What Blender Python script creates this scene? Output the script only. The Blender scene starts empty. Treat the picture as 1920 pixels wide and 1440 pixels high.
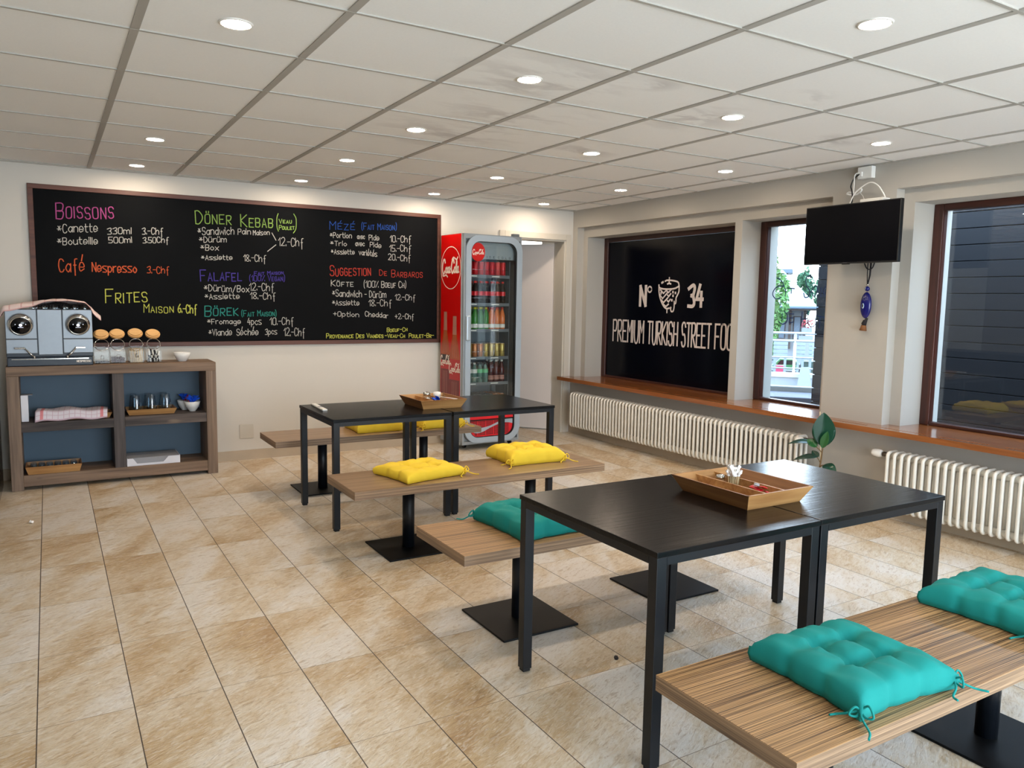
import bpy, bmesh, math, random
from mathutils import Vector, Matrix

random.seed(34)
S = bpy.context.scene
COL = S.collection
PI = math.pi


def lin(c):
    return tuple(((v / 255) / 12.92 if v / 255 <= 0.04045 else ((v / 255 + 0.055) / 1.055) ** 2.4) for v in c) + (1.0,)


# ------------------------------------------------------------------ camera, light, exposure
cam_d = bpy.data.cameras.new('camera')
cam_d.sensor_width = 36.0
cam_d.lens = 1457.2 / 1920 * 36.0
cam_d.clip_end = 400
cam = bpy.data.objects.new('camera', cam_d)
COL.objects.link(cam)
_yaw, _pitch, _roll = math.radians(30.80), math.radians(-6.1165), math.radians(0.946)
_f = Vector((math.sin(_yaw) * math.cos(_pitch), math.cos(_yaw) * math.cos(_pitch), math.sin(_pitch)))
_r = Vector((math.cos(_yaw), -math.sin(_yaw), 0))
_u = _r.cross(_f)
_r2 = math.cos(_roll) * _r + math.sin(_roll) * _u
_u2 = -math.sin(_roll) * _r + math.cos(_roll) * _u
_m = Matrix((_r2, _u2, -_f)).transposed().to_4x4()
_m.translation = Vector((0, 0, 1.53))
cam.matrix_world = _m
S.camera = cam

vs = S.view_settings
S.display_settings.display_device = 'sRGB'
vs.view_transform = 'Standard'
vs.look = 'None'
vs.gamma = 1.0
vs.use_curve_mapping = False
vs.exposure = 0.12

world = bpy.data.worlds.new('sky')
S.world = world
world.use_nodes = True
_nt = world.node_tree
_bg = _nt.nodes['Background']
_tc = _nt.nodes.new('ShaderNodeTexCoord')
_sep = _nt.nodes.new('ShaderNodeSeparateXYZ')
_nt.links.new(_tc.outputs['Generated'], _sep.inputs[0])
_cr = _nt.nodes.new('ShaderNodeValToRGB')
_cr.color_ramp.elements[0].position = 0.0
_cr.color_ramp.elements[0].color = (0.84, 0.93, 1.0, 1)
_cr.color_ramp.elements[1].position = 0.7
_cr.color_ramp.elements[1].color = (0.46, 0.70, 1.0, 1)
_nt.links.new(_sep.outputs['Z'], _cr.inputs[0])
_nt.links.new(_cr.outputs[0], _bg.inputs['Color'])
_bg.inputs['Strength'].default_value = 11.5

sun_d = bpy.data.lights.new('sun', 'SUN')
sun_d.energy = 3.0
sun_d.angle = math.radians(3)
sun_d.color = (1.0, 0.95, 0.86)
sun = bpy.data.objects.new('sun', sun_d)
sun.rotation_euler = Vector((0.15, -0.80, -0.58)).to_track_quat('-Z', 'Y').to_euler()
sun.location = (-10, 2, 12)
COL.objects.link(sun)


def portal(name, loc, direction, w, h):
    d = bpy.data.lights.new(name, 'AREA')
    d.shape = 'RECTANGLE'
    d.size, d.size_y = w, h
    d.cycles.is_portal = True
    o = bpy.data.objects.new(name, d)
    o.location = loc
    o.rotation_euler = Vector(direction).to_track_quat('-Z', 'Z').to_euler()
    COL.objects.link(o)


portal('daylight_window', (5.83, 4.5, 1.47), (-1, 0, 0), 1.1, 1.7)
portal('daylight_window', (5.83, 2.05, 1.47), (-1, 0, 0), 2.8, 1.7)
portal('daylight_window', (2.5, -2.62, 1.25), (0, 1, 0), 4.5, 2.35)

# ------------------------------------------------------------------ materials
MATS = {}


class Nodes:
    def __init__(self, name):
        self.m = bpy.data.materials.new(name)
        self.m.use_nodes = True
        self.t = self.m.node_tree
        self.b = self.t.nodes['Principled BSDF']
        self.out = self.t.nodes['Material Output']

    def n(self, kind, **kw):
        o = self.t.nodes.new('ShaderNode' + kind)
        for k, v in kw.items():
            if k in o.inputs:
                self.set(o.inputs[k], v)
            else:
                setattr(o, k, v)
        return o

    def set(self, sock, v):
        if isinstance(v, bpy.types.NodeSocket):
            self.t.links.new(v, sock)
        else:
            sock.default_value = v

    def math(self, op, a, b=None):
        o = self.t.nodes.new('ShaderNodeMath')
        o.operation = op
        self.set(o.inputs[0], a)
        if b is not None:
            self.set(o.inputs[1], b)
        return o.outputs[0]

    def mix(self, fac, a, b, mode='MIX'):
        o = self.t.nodes.new('ShaderNodeMix')
        o.data_type = 'RGBA'
        o.blend_type = mode
        self.set(o.inputs[0], fac)
        self.set(o.inputs[6], a)
        self.set(o.inputs[7], b)
        return o.outputs[2]

    def ramp(self, fac, stops):
        o = self.t.nodes.new('ShaderNodeValToRGB')
        e = o.color_ramp.elements
        while len(e) < len(stops):
            e.new(0.5)
        for q, (p, c) in zip(e, stops):
            q.position = p
            q.color = c
        self.set(o.inputs[0], fac)
        return o.outputs[0]

    def coord(self, scale=(1, 1, 1), kind='Object', loc=(0, 0, 0), rot=(0, 0, 0)):
        tc = self.n('TexCoord')
        mp = self.n('Mapping')
        mp.inputs['Scale'].default_value = scale
        mp.inputs['Location'].default_value = loc
        mp.inputs['Rotation'].default_value = rot
        self.t.links.new(tc.outputs[kind], mp.inputs['Vector'])
        return mp.outputs[0]

    def noise(self, vec, scale=5, detail=4, rough=0.55, dist=0.0):
        o = self.n('TexNoise')
        o.inputs['Scale'].default_value = scale
        o.inputs['Detail'].default_value = detail
        o.inputs['Roughness'].default_value = rough
        o.inputs['Distortion'].default_value = dist
        if vec is not None:
            self.t.links.new(vec, o.inputs['Vector'])
        return o.outputs['Fac']

    def bump(self, h, strength=0.2, dist=0.01):
        o = self.n('Bump')
        o.inputs['Strength'].default_value = strength
        o.inputs['Distance'].default_value = dist
        self.t.links.new(h, o.inputs['Height'])
        self.t.links.new(o.outputs[0], self.b.inputs['Normal'])


def mat(name, rgb, rough=0.5, metal=0.0, vary=0.06, scale=8.0, bump=0.0, spec=0.5, emit=None, coat=0.0):
    """plain procedural surface: a base colour with slight noise variation"""
    k = Nodes(name)
    c = lin(rgb)
    v = k.coord()
    nz = k.noise(v, scale, 4)
    d = tuple(x * (1 - vary) for x in c[:3]) + (1,)
    h = tuple(min(1, x * (1 + vary)) for x in c[:3]) + (1,)
    k.set(k.b.inputs['Base Color'], k.mix(nz, d, h))
    k.b.inputs['Roughness'].default_value = rough
    k.b.inputs['Metallic'].default_value = metal
    k.b.inputs['Specular IOR Level'].default_value = spec
    k.b.inputs['Coat Weight'].default_value = coat
    if bump:
        k.bump(k.noise(v, scale * 12, 5), bump, 0.004)
    if emit:
        k.b.inputs['Emission Color'].default_value = lin(rgb)
        k.b.inputs['Emission Strength'].default_value = emit
    MATS[name] = k.m
    return k.m


def wood(name, dark, light, along='x', fine=60, rough=0.4, stripes=1.0, spots=None, coat=0.0, bump=0.15, contrast=(0.35, 0.65)):
    k = Nodes(name)
    sc = {'x': (1.2, fine, fine), 'y': (fine, 1.2, fine), 'z': (fine, fine, 1.2), 'xy': (1.2, 1.2, fine)}[along]
    v = k.coord(sc)
    a = k.noise(v, 1.0, 3, 0.6, 0.4)
    b = k.noise(k.coord(tuple(s * 0.22 for s in sc)), 1.0, 3, 0.5, 0.6)
    f = k.math('ADD', k.math('MULTIPLY', a, 0.74 * stripes), k.math('MULTIPLY', b, 0.26))
    col = k.ramp(f, [(contrast[0], lin(dark)), (contrast[1], lin(light))])
    if spots:
        s = k.noise(k.coord({'x': (2, 6, 6), 'y': (166, 168, 72), 'z': (6, 6, 2)}[along]), 1.6, 2, 0.4)
        col = k.mix(k.ramp(s, [(0.66, (0, 0, 0, 1)), (0.74, (1, 1, 1, 1))]), col, lin(spots))
    k.set(k.b.inputs['Base Color'], col)
    k.b.inputs['Roughness'].default_value = rough
    k.b.inputs['Coat Weight'].default_value = coat
    k.b.inputs['Coat Roughness'].default_value = 0.12
    k.bump(f, bump, 0.003)
    MATS[name] = k.m
    return k.m


def glass(name, tint=(1, 1, 1), ior=1.45, rough=0.0, boost=1.0):
    k = Nodes(name)
    k.t.nodes.remove(k.b)
    tr = k.n('BsdfTransparent')
    tr.inputs[0].default_value = (*tint, 1)
    gl = k.n('BsdfGlossy')
    gl.inputs['Roughness'].default_value = rough
    lw = k.n('LayerWeight')
    lw.inputs['Blend'].default_value = 0.5
    f0 = ((ior - 1) / (ior + 1)) ** 2
    nz = k.noise(k.coord(), 3, 1)
    f = k.math('ADD', f0, k.math('MULTIPLY', k.math('POWER', lw.outputs['Facing'], 5.0), 1 - f0))
    f = k.math('MULTIPLY', f, k.math('ADD', k.math('MULTIPLY', nz, 0.02), boost))
    mx = k.n('MixShader')
    k.t.links.new(f, mx.inputs[0])
    k.t.links.new(tr.outputs[0], mx.inputs[1])
    k.t.links.new(gl.outputs[0], mx.inputs[2])
    k.t.links.new(mx.outputs[0], k.out.inputs['Surface'])
    MATS[name] = k.m
    return k.m


def make_floor():
    k = Nodes('stone_tile')
    SX, SY, X0, Y0 = 0.31142, 0.62134, -0.09419, 3.07339
    g = k.n('NewGeometry')
    sp = k.n('SeparateXYZ')
    k.t.links.new(g.outputs['Position'], sp.inputs[0])
    ux = k.math('DIVIDE', k.math('SUBTRACT', sp.outputs[0], X0), SX)
    uy = k.math('DIVIDE', k.math('SUBTRACT', sp.outputs[1], Y0), SY)
    fx, fy = k.math('FRACT', ux), k.math('FRACT', uy)
    ix, iy = k.math('FLOOR', ux), k.math('FLOOR', uy)
    # joints
    dx = k.math('MULTIPLY', k.math('MINIMUM', fx, k.math('SUBTRACT', 1.0, fx)), SX)
    dy = k.math('MULTIPLY', k.math('MINIMUM', fy, k.math('SUBTRACT', 1.0, fy)), SY)
    jx = k.math('LESS_THAN', dx, 0.0020)
    jy = k.math('LESS_THAN', dy, 0.0013)
    cell = k.n('CombineXYZ')
    k.t.links.new(ix, cell.inputs[0])
    k.t.links.new(iy, cell.inputs[1])
    wn = k.n('TexWhiteNoise')
    wn.noise_dimensions = '3D'
    k.t.links.new(cell.outputs[0], wn.inputs['Vector'])
    off = k.n('VectorMath')
    off.operation = 'SCALE'
    k.t.links.new(wn.outputs['Color'], off.inputs[0])
    off.inputs['Scale'].default_value = 40.0
    pos = k.n('VectorMath')
    pos.operation = 'ADD'
    k.t.links.new(g.outputs['Position'], pos.inputs[0])
    k.t.links.new(off.outputs[0], pos.inputs[1])

    def mapped(scale, rot):
        mp = k.n('Mapping')
        mp.vector_type = 'TEXTURE'                    # turned first, then stretched along the turned axis
        mp.inputs['Scale'].default_value = tuple(1 / q for q in scale)
        mp.inputs['Rotation'].default_value = rot
        k.t.links.new(pos.outputs[0], mp.inputs['Vector'])
        return mp.outputs[0]
    blot = k.noise(mapped((0.8, 2.2, 1), (0, 0, 1.05)), 1.3, 4, 0.5, 0.5)
    fine = k.noise(mapped((7, 24, 1), (0, 0, 0.45)), 1.6, 6, 0.65, 0.3)
    mid = k.noise(mapped((2.6, 5.5, 1), (0, 0, 0.9)), 2.2, 5, 0.6, 1.0)
    f = k.math('ADD', k.math('ADD', k.math('MULTIPLY', blot, 0.62), k.math('MULTIPLY', mid, 0.22)), k.math('MULTIPLY', fine, 0.18))
    f = k.math('ADD', f, k.math('MULTIPLY', k.math('SUBTRACT', wn.outputs['Value'], 0.5), 0.10))
    col = k.ramp(f, [(0.32, lin((170, 138, 98))), (0.42, lin((192, 166, 128))), (0.50, lin((209, 193, 168))), (0.60, lin((221, 214, 204)))])
    col = k.mix(k.ramp(fine, [(0.30, (0.5, 0.5, 0.5, 1)), (0.42, (0, 0, 0, 1))]), col, lin((150, 122, 88)))
    vein = k.noise(mapped((14, 52, 1), (0, 0, 0.42)), 1.5, 4, 0.6, 1.2)
    col = k.mix(k.ramp(vein, [(0.50, (0, 0, 0, 1)), (0.66, (0.45, 0.45, 0.45, 1))]), col, lin((226, 220, 212)))
    col = k.mix(k.ramp(vein, [(0.32, (0.5, 0.5, 0.5, 1)), (0.45, (0, 0, 0, 1))]), col, lin((156, 128, 96)))
    col = k.mix(jy, col, lin((128, 110, 88)))
    col = k.mix(jx, col, lin((66, 55, 46)))
    k.set(k.b.inputs['Base Color'], col)
    k.set(k.b.inputs['Roughness'], k.math('ADD', 0.25, k.math('MULTIPLY', fine, 0.24)))
    k.b.inputs['Specular IOR Level'].default_value = 0.5
    groove = k.math('MULTIPLY', k.math('MAXIMUM', jx, jy), -0.6)
    k.bump(k.math('ADD', k.math('ADD', k.math('ADD', fine, k.math('MULTIPLY', vein, 0.6)), k.math('MULTIPLY', mid, 0.7)), groove), 0.36, 0.012)
    MATS['stone_tile'] = k.m


def make_ceiling():
    k = Nodes('ceiling_panel')
    g = k.n('NewGeometry')
    mp = k.n('Mapping')
    mp.inputs['Scale'].default_value = (1.3, 3.2, 1)
    mp.inputs['Rotation'].default_value = (0, 0, 0.12)
    k.t.links.new(g.outputs['Position'], mp.inputs['Vector'])
    stain = k.noise(mp.outputs[0], 2.0, 4, 0.6, 0.6)
    total = None
    for (x, y, r) in ((2.05, 3.25, .55), (2.3, 3.9, .55), (2.2, 4.55, .6), (3.15, 3.35, .38), (3.2, 4.5, .35), (3.3, 2.75, .2), (2.55, 2.95, .14), (4.3, 3.3, .25), (3.4, 5.9, .35), (4.0, 7.0, .6)):
        vm = k.n('VectorMath')
        vm.operation = 'DISTANCE'
        k.t.links.new(g.outputs['Position'], vm.inputs[0])
        vm.inputs[1].default_value = (x, y, 2.56)
        w = k.math('MAXIMUM', k.math('SUBTRACT', 1.0, k.math('DIVIDE', vm.outputs['Value'], r)), 0.0)
        total = w if total is None else k.math('MAXIMUM', total, w)
    mask = k.math('MULTIPLY', k.ramp(stain, [(0.47, (0, 0, 0, 1)), (0.60, (1, 1, 1, 1))]), k.math('MULTIPLY', total, 0.62))
    speck = k.noise(k.coord((1, 1, 1)), 90, 3, 0.6)
    base = k.mix(speck, lin((236, 236, 234)), lin((243, 243, 241)))
    k.set(k.b.inputs['Base Color'], k.mix(mask, base, lin((188, 184, 182))))
    k.b.inputs['Roughness'].default_value = 0.9
    k.bump(speck, 0.08, 0.002)
    MATS['ceiling_panel'] = k.m


def make_check(name, base, line, n=9, edge=None):
    k = Nodes(name)
    uv = k.n('TexCoord').outputs['UV']
    sp = k.n('SeparateXYZ')
    k.t.links.new(uv, sp.inputs[0])
    fx = k.math('FRACT', k.math('MULTIPLY', sp.outputs[0], n))
    fy = k.math('FRACT', k.math('MULTIPLY', sp.outputs[1], n * 0.75))
    ln = k.math('MAXIMUM', k.math('LESS_THAN', fx, 0.12), k.math('LESS_THAN', fy, 0.12))
    col = k.mix(k.math('MULTIPLY', ln, 0.6), lin(base), lin(line))
    if edge:
        ex = k.math('ADD', k.math('LESS_THAN', k.math('ABSOLUTE', k.math('SUBTRACT', sp.outputs[0], 0.09)), 0.022),
                    k.math('LESS_THAN', k.math('ABSOLUTE', k.math('SUBTRACT', sp.outputs[0], 0.92)), 0.022))
        col = k.mix(k.math('MULTIPLY', ex, 0.75), col, lin(edge))
    k.set(k.b.inputs['Base Color'], col)
    k.b.inputs['Roughness'].default_value = 0.9
    k.bump(k.noise(k.coord(), 300, 2), 0.1, 0.001)
    MATS[name] = k.m


make_floor()
make_ceiling()
make_check('pink_check', (226, 205, 200), (200, 140, 140), 9)
make_check('white_check', (222, 216, 226), (190, 150, 170), 13, (224, 110, 115))
mat('plaster_shaded', (178, 174, 166), 0.85, vary=0.02, scale=2.0, bump=0.05)  # backlit shade of the window wall is put into this darker colour
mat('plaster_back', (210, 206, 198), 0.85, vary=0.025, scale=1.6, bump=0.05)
mat('skirting_tile', (182, 166, 144), 0.5, vary=0.12, scale=7, bump=0.1)
mat('white_paint', (226, 226, 224), 0.5, vary=0.02)
mat('door_white', (214, 206, 202), 0.45, vary=0.02)
mat('trim_paint', (198, 192, 180), 0.55, vary=0.03)
mat('grid_metal', (172, 169, 162), 0.5, vary=0.03)
mat('black_metal', (13, 17, 23), 0.38, vary=0.12, scale=20, bump=0.03, spec=0.35)
mat('plate_metal', (6, 7, 9), 0.5, vary=0.15, scale=30, bump=0.08, spec=0.2)
mat('rubber', (12, 12, 13), 0.7)
wood('black_wood', (4, 5, 7), (16, 17, 20), 'x', 55, 0.23, bump=0.30, contrast=(0.3, 0.75))
MATS['black_wood'].node_tree.nodes['Principled BSDF'].inputs['Specular IOR Level'].default_value = 0.2
wood('zebra_wood', (66, 42, 25), (200, 156, 106), 'x', 300, 0.40, bump=0.08, contrast=(0.40, 0.60))
wood('walnut_laminate', (112, 86, 62), (164, 134, 102), 'x', 90, 0.38, coat=0.15, bump=0.06, contrast=(0.34, 0.66))
wood('edge_laminate', (74, 54, 40), (178, 146, 114), 'xy', 110, 0.45, bump=0.1, contrast=(0.36, 0.62))
wood('reclaimed_wood', (88, 68, 52), (142, 116, 94), 'x', 30, 0.6, spots=(62, 54, 52), bump=0.3)
wood('reclaimed_wood_upright', (92, 74, 60), (148, 124, 104), 'z', 30, 0.6, bump=0.3)
wood('dark_plank', (46, 40, 40), (98, 86, 80), 'x', 22, 0.65, spots=(120, 104, 90), bump=0.3)
wood('dark_plank_upright', (52, 46, 46), (92, 84, 82), 'z', 22, 0.65, spots=(120, 108, 98), bump=0.3)
mat('slate_paint', (74, 96, 114), 0.6, vary=0.08, scale=3)
wood('oak_sill', (126, 70, 34), (160, 98, 52), 'y', 30, 0.22, coat=0.6, bump=0.05)
wood('mahogany', (42, 18, 13), (74, 36, 25), 'z', 30, 0.4, bump=0.06)
wood('mahogany_rail', (42, 18, 13), (74, 36, 25), 'y', 30, 0.4, bump=0.06)
wood('board_frame', (70, 36, 26), (96, 54, 38), 'x', 30, 0.5, bump=0.05)
wood('acacia', (140, 92, 48), (198, 152, 96), 'x', 22, 0.45, bump=0.05)
wood('acacia_dark', (104, 64, 34), (152, 104, 60), 'y', 22, 0.45, bump=0.05)
wood('bamboo', (206, 154, 92), (232, 186, 122), 'x', 40, 0.5, bump=0.03)
mat('blackboard', (6, 8, 11), 0.75, vary=0.35, scale=3.0, spec=0.12)
glass('window_glass', (0.97, 0.99, 1.0), 1.5, 0.0, 1.6)
glass('clear_glass', (0.95, 0.97, 0.97), 1.45, 0.0, 0.5)
glass('tumbler_glass', (0.90, 0.95, 0.98), 1.5, 0.02, 2.2)
glass('fridge_glass', (0.93, 0.96, 0.97), 1.5, 0.0, 1.5)
glass('counter_glass', (0.55, 0.6, 0.62), 1.6)
mat('radiator_enamel', (226, 222, 212), 0.35, vary=0.03, scale=15)
mat('valve_white', (238, 236, 232), 0.35, vary=0.02)
mat('brass_dark', (96, 88, 78), 0.4, 0.8)
mat('chrome', (210, 208, 205), 0.12, 1.0, vary=0.02)
mat('brushed_steel', (146, 154, 162), 0.45, 0.6, vary=0.05, scale=30)
mat('steel_grey', (120, 128, 134), 0.4, 0.6, vary=0.05)
mat('machine_base', (26, 38, 52), 0.4, vary=0.05)
mat('screen_black', (5, 6, 9), 0.12, vary=0.2)
mat('tv_screen', (2, 3, 8), 0.3, vary=0.1, spec=0.08)
mat('bezel_black', (10, 11, 13), 0.35)
mat('white_plastic', (228, 228, 224), 0.4, vary=0.02)
mat('white_card', (226, 228, 236), 0.7, vary=0.02)
mat('grey_card', (150, 152, 158), 0.7, vary=0.03)
mat('china', (234, 234, 232), 0.18, vary=0.02)
mat('paper', (240, 238, 235), 0.8, vary=0.03)
mat('yellow_cotton', (236, 202, 52), 0.85, vary=0.03, scale=20, bump=0.08)
mat('teal_cotton', (0, 138, 132), 0.85, vary=0.04, scale=20, bump=0.08)
mat('fridge_grey', (150, 156, 160), 0.42, 0.25, vary=0.03)
mat('fridge_silver', (172, 186, 198), 0.38, 0.3, vary=0.03)
mat('fridge_inside', (120, 128, 132), 0.5, vary=0.04)
mat('header_panel', (150, 160, 164), 0.4, vary=0.03)
mat('vinyl_red', (192, 8, 6), 0.3, vary=0.05)
mat('grille_red', (214, 22, 34), 0.5, vary=0.04)
mat('grille_hole', (40, 4, 8), 0.7)
mat('soda_red', (196, 26, 36), 0.3, 0.2, vary=0.06)
mat('can_gold', (190, 168, 96), 0.3, 0.55, vary=0.06)
mat('can_copper', (196, 130, 84), 0.3, 0.55, vary=0.06)
mat('can_dark', (34, 44, 48), 0.3, 0.4)
mat('can_orange', (214, 122, 36), 0.3, 0.4)
mat('can_lid', (205, 205, 205), 0.25, 0.9, vary=0.03)
mat('cola', (22, 14, 14), 0.12, vary=0.1)
mat('green_drink', (52, 122, 50), 0.15, vary=0.1)
mat('orange_drink', (206, 112, 58), 0.15, vary=0.08)
mat('berry_drink', (62, 18, 24), 0.15, vary=0.1)
mat('water_bottle', (86, 120, 112), 0.12, vary=0.1)
mat('label_white', (220, 222, 214), 0.5, vary=0.05)
mat('label_mint', (112, 190, 140), 0.5, vary=0.05)
mat('cap_yellow', (222, 206, 60), 0.4)
mat('cap_red', (190, 40, 36), 0.4)
mat('bottle_glass_print', (172, 122, 108), 0.4, vary=0.1, scale=25)
mat('bottle_amber_print', (164, 74, 26), 0.35, vary=0.35, scale=12)
mat('bottle_maroon_print', (112, 32, 32), 0.35, vary=0.3, scale=14)
mat('label_red_print', (176, 26, 26), 0.4)
mat('label_black_print', (42, 30, 30), 0.4)
mat('print_white', (238, 226, 214), 0.5, vary=0.02)
mat('sign_navy', (2, 3, 12), 0.16, vary=0.3, scale=2, spec=0.16)
mat('sign_white', (206, 196, 194), 0.6, vary=0.03)
mat('marker_blue', (8, 46, 100), 0.5)
mat('amulet_blue', (14, 18, 98), 0.12, vary=0.15, scale=40)
mat('amulet_light', (190, 214, 236), 0.2)
mat('cord_dark', (22, 20, 26), 0.8)
mat('cord_brown', (120, 76, 40), 0.8)
mat('leaf_green', (12, 62, 44), 0.28, vary=0.25, scale=6)
mat('leaf_young', (34, 88, 42), 0.3, vary=0.2, scale=6)
mat('stem_brown', (110, 84, 50), 0.7)
mat('cane', (222, 202, 160), 0.6)
mat('terracotta', (150, 92, 66), 0.8)
mat('soil', (48, 36, 28), 0.95, bump=0.4)
mat('sweet_blue', (24, 84, 214), 0.3, vary=0.25, scale=60)
mat('packet_red', (206, 18, 34), 0.35, vary=0.15, scale=40)
mat('packet_black', (26, 24, 34), 0.4)
mat('coffee_brown', (64, 24, 14), 0.7, vary=0.35, scale=60)
mat('bean_black', (28, 22, 22), 0.5, vary=0.3, scale=60)
mat('stick_wood', (206, 182, 142), 0.7, vary=0.1, scale=60)
mat('salt', (236, 236, 234), 0.7)
mat('cladding', (6, 9, 17), 0.5, vary=0.15, scale=2, spec=0.3)
mat('terrace', (104, 103, 99), 0.9, vary=0.1, scale=3)
mat('slab_grey', (58, 60, 68), 0.8, vary=0.1)
mat('render_white', (104, 109, 114), 0.8, vary=0.03)
mat('roof_pale', (112, 112, 110), 0.7, vary=0.05)
mat('plank_pale', (104, 114, 122), 0.7, vary=0.12, scale=6)
mat('timber_brown', (46, 33, 28), 0.7, vary=0.1)
mat('galvanised', (126, 131, 135), 0.4, 0.5)
mat('gutter_blue', (66, 80, 95), 0.5)
mat('tree_leaf', (66, 104, 48), 0.7, vary=0.3, scale=2)
mat('tree_leaf_far', (46, 82, 56), 0.8, vary=0.3, scale=1)
mat('bark', (84, 66, 52), 0.9)
mat('car_red', (120, 20, 24), 0.35)
mat('crate_pink', (150, 36, 70), 0.5)
mat('car_green', (22, 84, 42), 0.35)
mat('bin_green', (14, 42, 36), 0.5)
mat('flower_red', (130, 22, 26), 0.7, vary=0.2, scale=10)
mat('tyre', (24, 24, 26), 0.8)
mat('lamp_lens', (255, 233, 208), 0.5, vary=0.0, emit=225.0)
mat('tube_light', (255, 248, 238), 0.5, vary=0.0, emit=9.0)
mat('screen_glow', (235, 240, 255), 0.4, vary=0.0, emit=1.4)
mat('lamp_rim', (225, 222, 216), 0.4)
CHALK = {'w': (186, 184, 178), 'p': (160, 70, 128), 'o': (196, 86, 48), 'y': (190, 192, 84), 'g': (130, 162, 80),
         'v': (68, 54, 142), 't': (42, 132, 122), 'b': (36, 80, 164), 'r': (170, 52, 40)}
for _k, _c in CHALK.items():
    mat('chalk_' + _k, _c, 0.95, vary=0.16, scale=60)

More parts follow.
